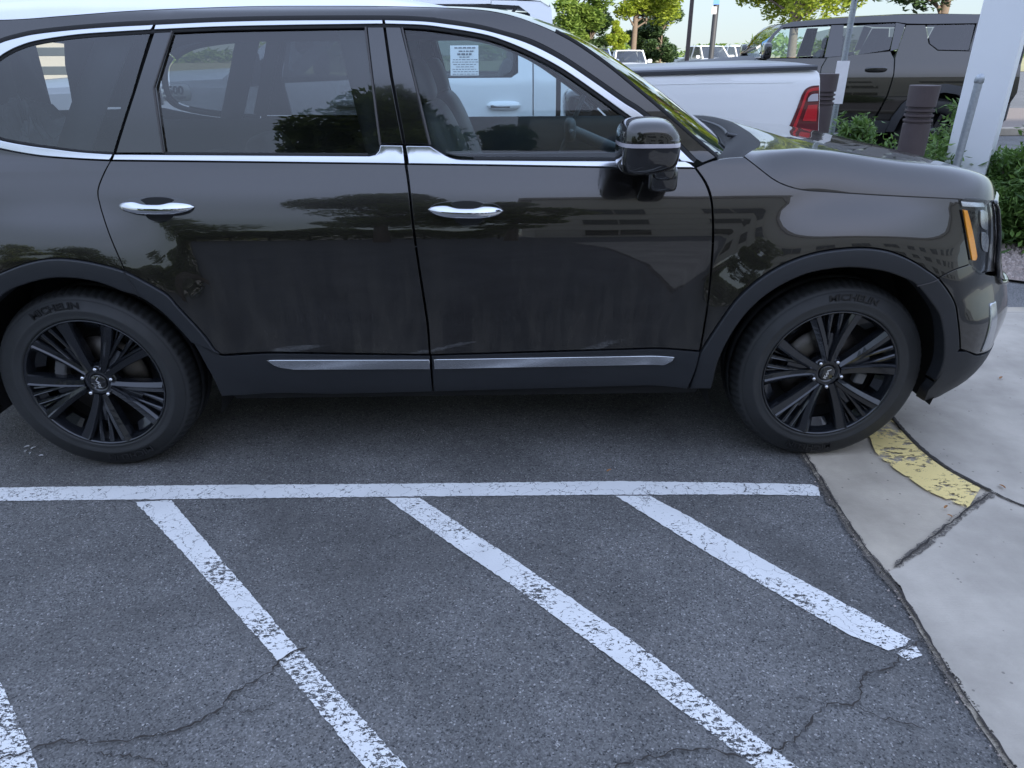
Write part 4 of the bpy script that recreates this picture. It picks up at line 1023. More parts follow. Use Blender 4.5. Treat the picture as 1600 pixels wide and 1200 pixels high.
# -- wheels
def make_wheel(parent, x, sg, rot, tang):
    hub = empty('wheel'); hub.parent = parent; hub.location = (x-OX, sg*.955, ZH); hub.rotation_euler = (0, 0, 0 if sg < 0 else math.pi)
    # tyre, y = 0 outer face, +y inwards
    tp = [(.262, .020), (.2665, .006), (.272, .001), (.276, -.001), (.279, .0008), (.290, -.002), (.300, -.0035), (.308, -.0045), (.3085, -.0035), (.344, -.002), (.3445, .0005), (.352, .004), (.358, .009), (.3655, .018), (.3665, .022), (.372, .034), (.376, .050), (.377, .060), (.3775, .085), (.3700, .087), (.3700, .093), (.3775, .095), (.378, .12), (.378, .150), (.370, .152), (.370, .158), (.377, .160), (.376, .195), (.370, .222), (.35, .240), (.30, .247), (.262, .235)]
    def mod(r, h, k):
        if .012 < h < .084 and r > .355: return r-(.007 if k % 4 == 0 else 0)
        return r
    mb = MB(); lathe(mb, tp, 300, 'Y', mod=mod); t_ = mb.build('tyre', M['tyre'], hub)
    for a_ in (tang, tang+180):
        vs, fs = text_mesh('MICHELIN', .036, .0012, True)
        xs = [v[0] for v in vs]; wd = max(xs)-min(xs)
        q = []
        for v in vs:
            th = R(a_)-v[0]*1.22/.326; rr = .314+v[1]*1.0; q.append((rr*math.cos(th), -.0052-v[2], rr*math.sin(th)))
        mb = MB(); mb.add(q, fs); mb.build('lettering', M['tyretext'], hub)
    mb = MB()
    lathe(mb, [(.2665, .004), (.266, .001), (.262, .001), (.2585, .007), (.255, .020), (.248, .035), (.244, .10), (.240, .20)], 96, 'Y')
    # hub face
    lathe(mb, [(.0, .030), (.034, .030), (.036, .026), (.046, .024), (.058, .026), (.070, .036), (.074, .06)], 60, 'Y')
    def spoke(a0, a1, r0_, r1_, w0, w1, y0_, y1_, th, crest=.004, n=9, bow=.0, skew=0):
        rows = []
        for i in range(n+1):
            t = i/n; r = r0_+(r1_-r0_)*t; a = R(rot+a0+(a1-a0)*t**.8); wd = (w0+(w1-w0)*t)/2; y = y0_+(y1_-y0_)*t+bow*math.sin(math.pi*t)
            c_ = Vector((math.cos(a), 0, math.sin(a)))*r; tv = Vector((-math.sin(a), 0, math.cos(a)))
            rows.append([c_-tv*wd+Vector((0, y+th, 0)), c_-tv*wd*.96+Vector((0, y+.008, 0)), c_-tv*wd*.80+Vector((0, y+.001, 0)), c_+tv*wd*(.1+skew)+Vector((0, y-crest*.4, 0)), c_+tv*wd*(.35+skew)+Vector((0, y-crest, 0)), c_+tv*wd*.86+Vector((0, y+.002, 0)), c_+tv*wd+Vector((0, y+th, 0))])
        mb.grid(rows, False); 
        mb.add(rows[-1], [tuple(range(7))])
    for k in range(5):
        c_ = 72*k
        for sgn in (-1, 1):
            spoke(c_+sgn*11, c_+sgn*18, .052, .2585, .034, .052, .022, .006, .040, .009, bow=.003, skew=-.2*sgn)
            spoke(c_+sgn*7.5, c_+sgn*4.3, .11, .257, .009, .020, .024, .007, .026, .003)
            spoke(c_+sgn*8, c_+sgn*9.5, .14, .257, .007, .009, .036, .02, .02, .001)
        spoke(c_, c_, .07, .17, .040, .020, .032, .028, .02, .0)
        spoke(c_, c_, .225, .257, .030, .050, .040, .022, .02, .0)
        for sgn in (-1, 1): spoke(c_+sgn*12.5, c_+sgn*14.5, .12, .257, .012, .020, .042, .030, .02, .0)
        spoke(c_+36, c_+36, .215, .257, .060, .095, .060, .036, .02, .0)
    mb.build('rim', M['rim'], hub)
    mb = MB(); lathe(mb, [(0, .0235), (.029, .0235), (.0315, .026), (.032, .03)], 40, 'Y'); cap = mb.build('centre_cap', M['black'], hub)
    # angular three-letter mark on the cap, laid out as strokes
    mb = MB(); A = R(68 if tang < 95 else 100)
    def stroke(pts, wd=.0022):
        for (x0, y0_), (x1, y1_) in zip(pts[:-1], pts[1:]):
            d_ = Vector((x1-x0, y1_-y0_)).normalized(); q = Vector((-d_.y, d_.x))*wd
            c4 = [Vector((x0, y0_))-d_*wd*.5+q, Vector((x0, y0_))-d_*wd*.5-q, Vector((x1, y1_))+d_*wd*.5-q, Vector((x1, y1_))+d_*wd*.5+q]
            r_ = [(p.x*math.cos(A)-p.y*math.sin(A), .0225, p.x*math.sin(A)+p.y*math.cos(A)) for p in c4]
            mb.add(r_+[(a, .0236, b) for a, _, b in r_], [(0, 1, 2, 3), (0, 4, 5, 1), (1, 5, 6, 2), (2, 6, 7, 3), (3, 7, 4, 0)])
    u_ = .0055
    stroke([(-4*u_, -1*u_), (-4*u_, 1*u_)], .0014); stroke([(-4*u_, -.4*u_), (-2.3*u_, 1*u_)], .0014); stroke([(-3.3*u_, .2*u_), (-2.2*u_, -1*u_), (-.4*u_, 1*u_)], .0014)
    stroke([(-.4*u_, 1*u_), (-.4*u_, -1*u_)], .0014); stroke([(-.4*u_, -1*u_), (1.6*u_, 1*u_), (3.4*u_, -1*u_)], .0014)
    mb.build('emblem', M['logo'], cap)
    for k in range(5):
        a = R(rot+36+72*k); mb = MB(); cx_, cz_ = .0572*math.cos(a), .0572*math.sin(a)
        lathe(mb, [(0, .012), (.0045, .0125), (.0075, .016), (.0085, .020), (.0085, .03)], 10, 'Y', (cx_, 0, cz_)); mb.build('lug_nut', M['silver'], hub)
    mb = MB(); lathe(mb, [(.075, .085), (.170, .085), (.170, .11), (.07, .11)], 60, 'Y'); mb.build('brake_disc', M['steel'], hub)
    mb = MB(); lathe(mb, [(.0, .12), (.25, .12)], 40, 'Y'); mb.build('dust_shield', M['dark'], hub)
    mb = MB(); cs = 1 if x > 0 else -1
    for a in ((-14, 4, 20) if x > 0 else (160, 175, 192)):
        mb.box((.158*math.cos(R(a)), .075, .158*math.sin(R(a))), (.045, .05, .052), Matrix.Rotation(-R(a), 3, 'Y'), .006)
    mb.build('brake_caliper', M['caliper'], hub)
    return hub
for x, ta, ro in ((HF, 84, 22), (HR, 103, -22)):
    make_wheel(suv, x, -1, ro, ta)
    make_wheel(suv, x, 1, ro+15, ta+40)

# -- cabin
def seatp(x, y, name='seat', w_=.5, head=True):
    mb = MB(); rows = []
    superell(mb, (x+.12-OX, y, .78), (.27, w_/2, .10), 4)
    rot = Matrix.Rotation(R(-20), 3, 'Y')
    superell(mb, (x-.20-OX, y, 1.06 if head else .95), (.085, w_/2, .33 if head else .24), 3.5, rot=rot)
    s = mb.build(name, M['seat'], suv)
    if head:
        mb = MB(); superell(mb, (x-.33-OX, y, 1.44), (.05, .14, .085), 3.2, rot=rot); mb.tube([(x-.30-OX, y-.05, 1.30), (x-.325-OX, y-.05, 1.42)], .007, 6); mb.tube([(x-.30-OX, y+.05, 1.30), (x-.325-OX, y+.05, 1.42)], .007, 6)
        mb.build('headrest', M['seat'], s)
for y in (-.40, .40): seatp(.02, y, 'front_seat', .52)
for y in (-.42, .42): seatp(-.95, y, 'second_row_seat', .52, False)
mb = MB(); superell(mb, (.86-OX, 0, 1.07), (.24, .74, .13), 3.5); mb.box((.70-OX, 0, .75), (.1, 1.4, .5)); superell(mb, (.72-OX, -.40, 1.17), (.14, .20, .055), 3); mb.build('dashboard', M['seat'], suv)
mb = MB(); sc_ = Vector((.37-OX, .40, 1.18)); rt_ = Matrix.Rotation(R(-68), 3, 'Y')
ringp = [sc_+rt_ @ Vector((.185*math.cos(a), .185*math.sin(a), 0)) for a in [2*math.pi*i/36 for i in range(37)]]
mb.tube(ringp, .014, 8, cap=False)
for a in (0, math.pi, -math.pi/2): mb.tube([sc_, sc_+rt_ @ Vector((.18*math.sin(a+math.pi/2) if False else .18*math.cos(a+0), .18*math.sin(a), 0))], .012, 6)
superell(mb, sc_, (.03, .07, .06), 3); mb.tube([sc_, sc_+Vector((.25, 0, -.1))], .03, 8); mb.build('steering_wheel', M['trim'], suv)
for sg in (-1, 1):
    mb = MB(); rows = []
    for x in [-2.0+i*.1 for i in range(29)]:
        rows.append([shell(x, z, o_, sg) for z, o_ in ((.90, -.05), (.93, -.13), (1.05, -.15), (1.16, -.10), (1.215, -.06), (1.215, -.03))])
    mb.grid(rows, True, flip=(sg < 0)); mb.build('door_trim', M['trim'], suv)
    # inner pillars and roof side lining
    for (a, b) in (((-.40, 1.21), (-.50, 1.66)), ((-1.52, 1.21), (-1.30, 1.66))):
        mb = MB(); rows = []
        for k in range(6):
            t = k/5; s_ = a[0]+(b[0]-a[0])*t; z = a[1]+(b[1]-a[1])*t
            rows.append([shell(s_-.07, z, -.022, sg), shell(s_-.06, z, -.05, sg), shell(s_+.05, z, -.05, sg), shell(s_+.06, z, -.022, sg)])
        mb.grid(rows, True); mb.build('pillar_lining', M['trim'], suv)
mb = MB(); rows = []
for i in range(24):
    x = -2.1+i*.1; zz = 1.655-.07*sstep(-.1, .35, x)
    rows.append([Vector((x-OX, y, zz-.05*abs(y/.68)**4)) for y in [-.68+k*.136 for k in range(11)]])
mb.grid(rows, True); mb.build('headliner', M['lite'], suv)
mb = MB(); mb.box((-.2-OX, 0, .62), (2.6, 1.6, .03)); mb.box((-2.1-OX, 0, .78), (.7, 1.3, .04)); mb.build('cabin_floor', M['seat'], suv)
mb = MB(); mb.box((.40-OX, .0, 1.50), (.03, .22, .06)); mb.build('rear_view_mirror', M['grayblk'], suv)
# rear of the greenhouse
mb = MB(); mb.box((-2.48-OX, 0, 1.44), (.012, 1.05, .30)); mb.build('rear_window', M['g_rear'], suv)
mb = MB()
for sg in (-1, 1): mb.box((-2.46-OX, sg*.60, 1.43), (.06, .22, .36), bev=.02)
mb.build('rear_pillar', M['paint'], suv)
# crumpled plastic bag in the load space
mb = MB(); rows = []; rg = random.Random(3)
for j in range(15):
    ph = math.pi*.52*j/14; row = []
    for i in range(41):
        th = 2*math.pi*(i % 40)/40; rr = 1+.10*math.sin(7*th+3*ph)+.08*math.sin(17*th+j)+rg.uniform(-.05, .05)*(i % 40 != 0)
        row.append(Vector((.24*math.sin(ph)*math.cos(th)*rr, .20*math.sin(ph)*math.sin(th)*rr, .36*math.cos(ph)*rr)))
    row[-1] = row[0]; rows.append(row)
mb.grid(rows, False); o = mb.build('plastic_bag', M['plastic']); o.location = (-1.86, YC-.50, .98); tag(o, 'crumpled clear plastic bag behind the rear side glass of the SUV', 'bag')

# ================================================================== generic vehicle skin on a flat-sided body
def vehicle_surf(W, prof_, y0, bow=0., L=1):
    f_n = lambda s, z, off: Vector((s, -(prof_(z)-bow*(s/L)**2+off), z))
    f_f = lambda s, z, off: Vector((s, (prof_(z)-bow*(s/L)**2+off), z))
    return Surf(f_n, W, y0), f_n, f_f
def wheel_simple(name, parent, x, y, r, wd, sg, rimm='silver', spokes=5, rr=.64):
    hub = empty(name); hub.parent = parent; hub.location = (x, y, r); hub.rotation_euler = (0, 0, 0 if sg < 0 else math.pi)
    mb = MB(); lathe(mb, [(r*rr, .02), (r*(rr+.02), 0), (r*.80, -.012), (r*.93, -.004), (r*.975, .02), (r, .05), (r, wd-.04), (r*.96, wd), (r*.6, wd)], 60, 'Y', mod=lambda q, h, k: q-(.012 if k % 3 == 0 and q > r*.96 and h > .01 else 0)); mb.build('tyre', M['tyre'], hub)
    mb = MB(); lathe(mb, [(r*rr, .02), (r*rr*.95, .03), (r*rr*.9, .15)], 48, 'Y'); lathe(mb, [(0, .05), (r*.13, .05), (r*.16, .09)], 24, 'Y')
    for k in range(spokes):
        for d in (-.14, .14):
            a = 2*math.pi*k/spokes+d; b = 2*math.pi*k/spokes+d*1.7
            p0 = Vector((r*.10*math.cos(a), .06, r*.10*math.sin(a))); p1 = Vector((r*rr*.95*math.cos(b), .035, r*rr*.95*math.sin(b)))
            t = (p1-p0).normalized(); q = Vector((0, 1, 0)).cross(t)*r*.05
            mb.add([p0-q, p0+q, p1+q, p1-q, p0-q+Vector((0, .05, 0)), p0+q+Vector((0, .05, 0)), p1+q+Vector((0, .05, 0)), p1-q+Vector((0, .05, 0))], [(0, 1, 2, 3), (0, 4, 5, 1), (1, 5, 6, 2), (3, 2, 6, 7), (0, 3, 7, 4)])
    mb.build('rim', M[rimm], hub)
    mb = MB(); lathe(mb, [(0, .16), (r*.62, .16)], 24, 'Y'); mb.build('brake_disc', M['dark'], hub)
    return hub
def cross_skin(name, pts, half, m, parent, crown=.0, edge=.04, n=13, thick=0):
    """skin across the vehicle following side outline pts [(x, z)], half-width function"""
    mb = MB(); rows = []
    for (x, z) in pts:
        hw = half(x, z); rows.append([Vector((x, hw*(-1+2*j/(n-1)), z+crown*(1-abs(-1+2*j/(n-1))**3)-edge*0)) for j in range(n)])
    mb.grid(rows, True, flip=True); return mb.build(name, m, parent)

# ================================================================== white pickup next to the SUV
RX, RY = -.75, 6.61
WR_ = Matrix.Translation((RX, RY, 0))
rprof = pchip([(.45, .95), (.6, .985), (.85, 1.005), (1.1, 1.005), (1.25, .995), (1.36, .978), (1.40, .965), (1.55, .915), (1.75, .83), (1.90, .76)])
RS, rn, rf = vehicle_surf(WR_, rprof, 5.62)
ram = empty('pickup_truck', (RX, RY, 0)); tag(ram, 'white crew-cab pickup with a covered bed standing just beyond the dark SUV', 'pickup truck')
RSD = ((rn, 1), (rf, -1)); R2 = (ram, ram)
def rboth(name, P, m, par, **kw):
    kw.setdefault('grid', .06); return [panel(name, P, f, M[m], p, out=o, **kw) for (f, o), p in zip(RSD, par)]
def lx(px, py): return RS.pix(px, py)
def rwpoly(pts, st=.05): return resample(pts+[pts[0]], st)[:-1]
zb = .56
x_d0 = lx(362, 160)[0]; x_d1 = lx(583, 160)[0]; x_d2 = lx(833, 165)[0]; x_c = lx(869, 150)[0]; x_b = lx(876, 150)[0]; x_t = lx(1280, 130)[0]
zbelt = 1.375
fr = -3.98-RX
wf, wr = fr+.98, x_t-1.30
def archpts(cx, r, z0): 
    a = math.degrees(math.asin((z0-.42)/r)); return [(cx+r*math.cos(R(t)), .42+r*math.sin(R(t))) for t in [a+(180-2*a)*i/14 for i in range(15)]]
P = [(x_d0-.004, zb), (x_d0-.004, 1.33), (x_d0-.25, 1.335), (fr+.5, 1.285), (fr+.12, 1.22), (fr+.02, 1.0), (fr+.02, .75), (fr+.25, .6)]+archpts(wf, .50, .58)[::-1]
FF_ = rboth('front_fender', rwpoly(P), 'white', R2)
DF = rboth('front_door', rwpoly([(x_d0+.004, zb), (x_d1-.003, zb), (x_d1-.003, zbelt+.005), (x_d0+.35, zbelt-.02), (x_d0+.004, 1.33)]), 'white', R2)
zr = lambda px, py: lx(px, py)[1]
DR = rboth('rear_door', rwpoly([(x_d1+.003, zb), (x_d2-.25, zb), (x_d2-.05, .75), (x_d2-.003, 1.0), (x_d2-.003, zbelt+.30), (x_d2-.02, 1.62), (x_d2-.11, 1.62), (x_d2-.11, zbelt+.04), (x_d2-.16, zbelt+.008), (x_d1+.003, zbelt+.006)]), 'white', R2)
rboth('cab_corner', rwpoly([(x_d2+.003, .95), (x_c, .95), (x_c, zbelt), (x_c-.03, 1.84), (x_c-.10, 1.885), (x_d2-.3, 1.895), (x_d2-.3, 1.865), (x_d2-.10, 1.855), (x_d2-.02, 1.80), (x_d2+.003, 1.6)]), 'white', R2)
zt0 = lx(880, 122)[1]
bedtop = [(x_b, lx(876, 122.5)[1])]+[lx(*p) for p in [(1000, 118), (1080, 115.5), (1180, 112), (1268, 109.3)]]+[lx(*p) for p in [(1276, 110.5), (1280, 114), (1281.5, 122), (1281, 150), (1279, 210)]]
P = [(x_b, zb)]+bedtop+[(x_t-.02, .75), (x_t-.03, zb)]+archpts(wr, .50, .58)
rboth('bed_side', path(P[:1]+P[1:2], .05)[:-1]+rwpoly(P)[1:] if False else rwpoly(P), 'white', R2)
rboth('bed_crease', rwpoly([lx(*p) for p in [(900, 135), (1100, 130), (1240, 128.5), (1240, 129.5), (1100, 131), (900, 136)]]), 'white', R2, off=.002)
# tail lamp
TL = rboth('tail_lamp', RS.poly([[(1280, 133), (1268, 134), (1258, 139), (1252, 149)], [(1252, 149), (1247, 163), (1239, 183), (1231, 201)], [(1231, 201), (1240, 208), (1278, 213)], ((1278, 213), (1280, 133))], .02), 'darkred', R2, off=.006)
rboth('red_strip', RS.poly([[(1279, 136), (1268, 137.5), (1261, 141), (1256, 150)], [(1256, 150), (1250, 168), (1243, 186), (1236, 203)], ((1236, 203), (1241, 204)), [(1241, 204), (1248, 186), (1255, 167), (1260, 152)], [(1260, 152), (1265, 144), (1279, 141)], ((1279, 141), (1279, 136))], .012), 'red', TL, off=.012, grid=.03)
rboth('reverse_lamp', RS.poly([[(1278, 146), (1268, 147), (1262, 153)], ((1262, 153), (1261, 159)), ((1261, 159), (1278, 158)), ((1278, 158), (1278, 146))], .012), 'clearlamp', TL, off=.011, grid=.03)
rboth('lower_lens', RS.poly([((1277, 163), (1262, 164)), ((1262, 164), (1253, 189)), ((1253, 189), (1275, 190)), ((1275, 190), (1277, 163))], .015), 'red', TL, off=.010, grid=.03)
# bed rail, cover
mb = MB(); hw = .955
z_b0 = bedtop[0][1]; z_b1 = bedtop[4][1]
def bedz(x): return z_b0+(z_b1-z_b0)*(x-x_b)/(x_t-x_b)
for sg in (-1, 1):
    mb = MB(); rows = [[Vector((x, sg*a, bedz(x)+b)) for a, b in ((.985, .001), (.985, .024), (.97, .034), (.90, .036), (.86, .034))] for x in (x_b+.01, (x_b+x_t)/2, x_t-.08, x_t-.03)]
    mb.grid(rows, False, flip=(sg < 0)); mb.build('bed_rail', M['grayblk'], ram)
mb = MB(); rows = []
for x in [x_b+.02+(x_t-x_b-.07)*i/30 for i in range(31)]:
    e = min(1, (x_t-.05-x)/.03); rows.append([Vector((x, y, bedz(x)+.034+(.010+.016*(1-abs(y)**2))*min(1, (.93-abs(y))/.02)*e)) for y in (-.93, -.91, -.5, 0, .5, .91, .93)])
mb.grid(rows, True, flip=True); mb.build('bed_cover', M['tonneau'], ram)
mb = MB(); mb.box((x_t-.025, 0, 1.05), (.05, 1.86, .72), bev=.02); mb.build('tailgate', M['white'], ram)
mb = MB(); mb.box((x_t+.06, 0, .62), (.2, 1.95, .18), bev=.03); mb.box((fr-.02, 0, .66), (.2, 1.9, .26), bev=.04); mb.build('bumper', M['silver'], ram)
mb = MB(); mb.box((fr+.03, 0, 1.0), (.06, 1.35, .36), bev=.02); mb.build('grille', M['black'], ram)
# hood, windscreen, roof, rear glass
hoodl = [(fr+.03, 1.05), (fr+.05, 1.2), (fr+.14, 1.27), (fr+.5, 1.32), (x_d0-.3, 1.375), (x_d0-.02, 1.385)]
cross_skin('hood', path(hoodl, .08), lambda x, z: .965, M['white'], ram, .07)
for sg in (-1, 1):
    mb = MB(); mb.grid([[Vector((x, sg*rprof(z-.03), z-.055)), Vector((x, sg*.965, z))] for x, z in path(hoodl, .08)], True, flip=(sg > 0)); mb.build('hood_edge', M['white'], ram)
vs, fs = text_mesh('2500', .078, .003, True); vs2, fs2 = text_mesh('HEAVY DUTY', .030, .003, True)
bx, bz = lx(271, 146)
mb = MB(); mb.add([rn(bx+v[0], bz-.004+v[1], .010+v[2]) for v in vs], fs); mb.add([rn(bx+v[0], bz-.040+v[1], .010+v[2]) for v in vs2], fs2)
bdg = panel('badge', path([(bx-.13, bz-.050), (bx+.12, bz-.050), (bx+.135, bz), (bx+.115, bz+.062), (bx-.13, bz+.062), (bx-.13, bz-.050)], .02, False)[:-1], rn, M['silver'], FF_[0], off=.006, depth=.008, grid=.05)
mb.build('badge_lettering', M['ink'], bdg)
wsr = [(x_d0-.05, 1.37), (x_d0+.30, 1.62), (x_d0+.66, 1.86)]
cross_skin('windscreen', path(wsr, .06), lambda x, z: rprof(z)-.03, M['g_truck'], ram, .02)
roofl = [(x_d0+.64, 1.86), (x_d0+.85, 1.905), (x_d0+1.4, 1.925), (x_c-.5, 1.915), (x_c-.10, 1.885), (x_c-.05, 1.85)]
cross_skin('roof', path(roofl, .08), lambda x, z: rprof(z)+.005, M['white'], ram, .035)
mb = MB(); mb.grid([[Vector((x_c-(z-zb)*.03, y*(rprof(z)-.01), z)) for y in (-1, -.5, 0, .5, 1)] for z in (zb, .9, 1.2, 1.36)], False); mb.grid([[Vector((x_c-(z-zb)*.03, sg*y, z)) for y in (.62, rprof(z)-.005)] for sg in (-1,) for z in (1.36, 1.6, 1.88)], False); mb.grid([[Vector((x_c-(z-zb)*.03, y, z)) for y in (.62, rprof(z)-.005)] for z in (1.36, 1.6, 1.88)], False)
mb.build('cab_rear_wall', M['white'], ram)
mb = MB(); mb.box((x_c-.04, 0, 1.60), (.01, 1.26, .48)); mb.build('rear_window', M['g_truck'], ram)
# roof side rail + pillars (white), windows
rboth('roof_side', rwpoly([(x_d0+.02, 1.345), (x_d0+.67, 1.835), (x_d0+.9, 1.868), (x_d2-.3, 1.868), (x_d2-.3, 1.90), (x_d0+.9, 1.905), (x_d0+.62, 1.87), (x_d0-.05, 1.39)]), 'white', R2)
rboth('centre_pillar', rwpoly([(x_d1-.05, zbelt), (x_d1+.05, zbelt), (x_d1+.05, 1.87), (x_d1-.03, 1.87)]), 'black', DF, off=-.005)
zt_w = 1.845
WF_ = rboth('door_window', rwpoly([(x_d0+.16, 1.385), (x_d1-.05, zbelt+.008), (x_d1-.04, zt_w+.01), (x_d0+.78, zt_w), (x_d0+.60, 1.77), (x_d0+.18, 1.45)]), 'g_truck', DF, off=-.02, depth=.004)
xw = lx(803, 100)[0]
WRr = rboth('door_window', rwpoly([(x_d1+.05, zbelt+.01), (xw-.10, zbelt+.010), (xw-.02, zbelt+.05), (xw, zbelt+.12), (xw-.01, 1.80), (xw-.06, zt_w), (x_d1+.05, zt_w+.01)]), 'g_truck', DR, off=-.02, depth=.004)
for (f, o), d in zip(RSD, DR):
    strip('window_seal', path([(x_d1+.05, zbelt+.008), (xw-.10, zbelt+.006), (xw-.015, zbelt+.045), (xw+.005, zbelt+.12), (xw-.003, 1.80), (xw-.06, zt_w+.004), (x_d1+.05, zt_w+.012)], .03), .022, f, M['rubber'], d, off=-.008, h=.004, out=o)
# paper in the rear door window
a = lx(703, 71); b = lx(748, 118)
rr_ = panel('window_notice', [(a[0], b[1]), (b[0], b[1]), (b[0]-.0, a[1]), (a[0]-.0, a[1])], rn, M['paper'], DR[0], off=-.016, depth=.001, grid=.1, gap=0, bev=.0005)
mb = MB(); rg = random.Random(5)
yy = a[1]-.02
for i, (w0, h_) in enumerate([(.7, .008), (.4, .008), (.5, .012), (.35, .006), (.8, .004), (.85, .004), (.8, .004), (.6, .004), (.85, .004), (.8, .004), (.85, .004), (.5, .004)]):
    xx0 = a[0]+(b[0]-a[0])*(1-w0)/2; xx1 = b[0]-(b[0]-a[0])*(1-w0)/2
    x = xx0
    while x < xx1:
        l = rg.uniform(.012, .03); mb.add([rn(x, yy, -.0135), rn(x+l, yy, -.0135), rn(x+l, yy+h_, -.0135), rn(x, yy+h_, -.0135)], [(0, 1, 2, 3)]); x += l+.006
    yy -= .016 if i > 1 else .022
mb.build('printed_lines', M['ink'], rr_)
# handles
for k, d in enumerate(DR):
    f, o = RSD[k]; a = lx(760, 166); b = lx(814, 163)
    mb = MB(); rows = []
    for i in range(17):
        t = i/16; env = (1-abs(2*t-1)**4); row = []
        for q in range(9):
            th = 2*math.pi*q/8; row.append(f(a[0]+(b[0]-a[0])*t, (a[1]+b[1])/2+.030*math.sin(th)*env**.5, .02*env**.4+.018*math.cos(th)*env**.5))
        rows.append(row)
    mb.grid(rows, True, flip=(o < 0)); h = mb.build('handle', M['white'], d)
    panel('handle_recess', rwpoly([(a[0]+.03, a[1]-.012), (b[0]-.08, a[1]-.012), (b[0]-.08, a[1]+.010), (a[0]+.03, a[1]+.010)], .02), f, M['dark'], h, off=.036, depth=.002, out=o, grid=.05)
for k, d in enumerate(DF):
    f, o = RSD[k]; mb = MB(); superell(mb, f(x_d1-.16, 1.22, .025), (.13, .02, .028), 3); mb.build('handle', M['white'], d)
    mb = MB(); superell(mb, f(x_d0+.20, 1.47, .20), (.07, .14, .13), 3.5); mb.tube([f(x_d0+.22, 1.40, 0), f(x_d0+.22, 1.42, .15)], .03, 8); mb.build('wing_mirror', M['grayblk'], d)
for (xx) in (wf, wr):
    for sg in (-1, 1): wheel_simple('wheel', ram, xx, sg*.97, .42, .28, sg, 'silver', 6)
mb = MB(); mb.box(((fr+x_t)/2, 0, .62), (x_t-fr-.3, 1.5, .3)); mb.box(((x_b+x_t)/2, 0, 1.0), (x_t-x_b-.1, 1.6, .7)); mb.box((fr+.95, 0, 1.0), (1.6, 1.5, .5)); mb.build('chassis', M['dark'], ram)
for y in (-.45, .45):
    for xx in (x_d0+1.0, x_d1+.95):
        mb = MB(); superell(mb, (xx, y, 1.15), (.10, .26, .36), 3.5, rot=Matrix.Rotation(R(15), 3, 'Y')); superell(mb, (xx+.10, y, 1.56), (.05, .14, .09), 3); mb.build('seat', M['seat'], ram)
mb = MB(); superell(mb, (x_d0+.35, 0, 1.25), (.3, .8, .14), 3); mb.build('dashboard', M['seat'], ram)

# ================================================================== dark off-road SUV at the back
HX, HY, HYAW = 4.55, 12.2, R(-9)
WH = Matrix.Translation((HX, HY, 0)) @ Matrix.Rotation(HYAW, 4, 'Z')
hprof = pchip([(.4, .92), (.6, 1.0), (.85, 1.05), (1.05, 1.05), (1.2, 1.03), (1.33, .99), (1.40, .96), (1.6, .88), (1.85, .78), (2.0, .72)])
HS, hn, hf = vehicle_surf(WH, hprof, HY-1.1)
hum = empty('offroad_suv', (HX, HY, 0), HYAW); tag(hum, 'boxy dark olive off-road SUV with black roof parked behind the bollards', 'car')
HSD = ((hn, 1), (hf, -1)); H2 = (hum, hum)
def hboth(name, P, m, par, **kw):
    kw.setdefault('grid', .07); return [panel(name, P, f, M[m], p, out=o, **kw) for (f, o), p in zip(HSD, par)]
def hpx(pts, st=.05): return resample([HS.pix(*p) for p in pts]+[HS.pix(*pts[0])], st)[:-1]
hc = HS.pix(1455, 208); xr = hc[0]; xf = xr-3.2; rw = .46
def harch(cx, r, zc=.46, a0=8, a1=172, n=10): return [(cx+r*math.cos(R(a0+(a1-a0)*i/n)), zc+r*math.sin(R(a0+(a1-a0)*i/n))) for i in range(n+1)]
zbt = HS.pix(1250, 91)[1]; xh0 = HS.pix(1183, 92)[0]
P = [(xr-.62, .62)]+[HS.pix(*p) for p in [(1367, 182), (1385, 150), (1396, 115), (1397, 92), (1391, 80)]]+[HS.pix(1293, 90)]+[HS.pix(*p) for p in [(1284, 105), (1280, 125)]]+[(HS.pix(1280, 125)[0], .62)]
HDR = hboth('rear_door', resample(P+P[:1], .05)[:-1], 'hpaint', H2)
x1 = HS.pix(1280, 125)[0]
P = [(x1-.008, .62), (x1-.008, HS.pix(1280, 125)[1])]+[HS.pix(*p) for p in [(1283, 105), (1291, 91)]]+[(xh0, zbt), (xh0-.02, .62)]
HDF = hboth('front_door', resample(P+P[:1], .05)[:-1], 'hpaint', H2)
P = [(xh0-.03, .66), (xh0-.01, zbt), (xh0-.2, 1.40), (xf-.35, 1.36), (xf-.72, 1.30), (xf-.76, .95), (xf-.56, .72)]+harch(xf, .60)[::-1]
hboth('front_fender', resample(P+P[:1], .06)[:-1], 'hpaint', H2)
xe = xr+.95
P = [HS.pix(*p) for p in [(1399, 90), (1397, 117), (1387, 150), (1369, 184)]][::-1]
P = [(xr-.60, .60)]+P+[HS.pix(1402, 80), HS.pix(1416, 39), HS.pix(1446, 39), HS.pix(1451, 68), HS.pix(1465, 79), HS.pix(1512, 80)]+[(xe, HS.pix(1512, 80)[1]), (xe+.02, 1.0), (xe-.1, .70)]+harch(xr, .60)
hboth('rear_quarter_panel', resample(P+P[:1], .06)[:-1], 'hpaint', H2)
for cx in (xf, xr):
    P = harch(cx, .66, a0=0, a1=180)+harch(cx, .545, a0=0, a1=180)[::-1]
    hboth('arch_cladding', resample(P+P[:1], .05)[:-1], 'grayblk', H2, off=.045, depth=.07)
    for sg in (-1, 1): wheel_simple('wheel', hum, cx, sg*1.02, rw, .30, sg, 'rim', 6, .60)
hboth('sill', resample([(xr-.62, .62), (xr-.66, .44), (xf+.66, .44), (xf+.62, .62), (xr-.62, .62)], .08)[:-1], 'grayblk', H2, off=.03)
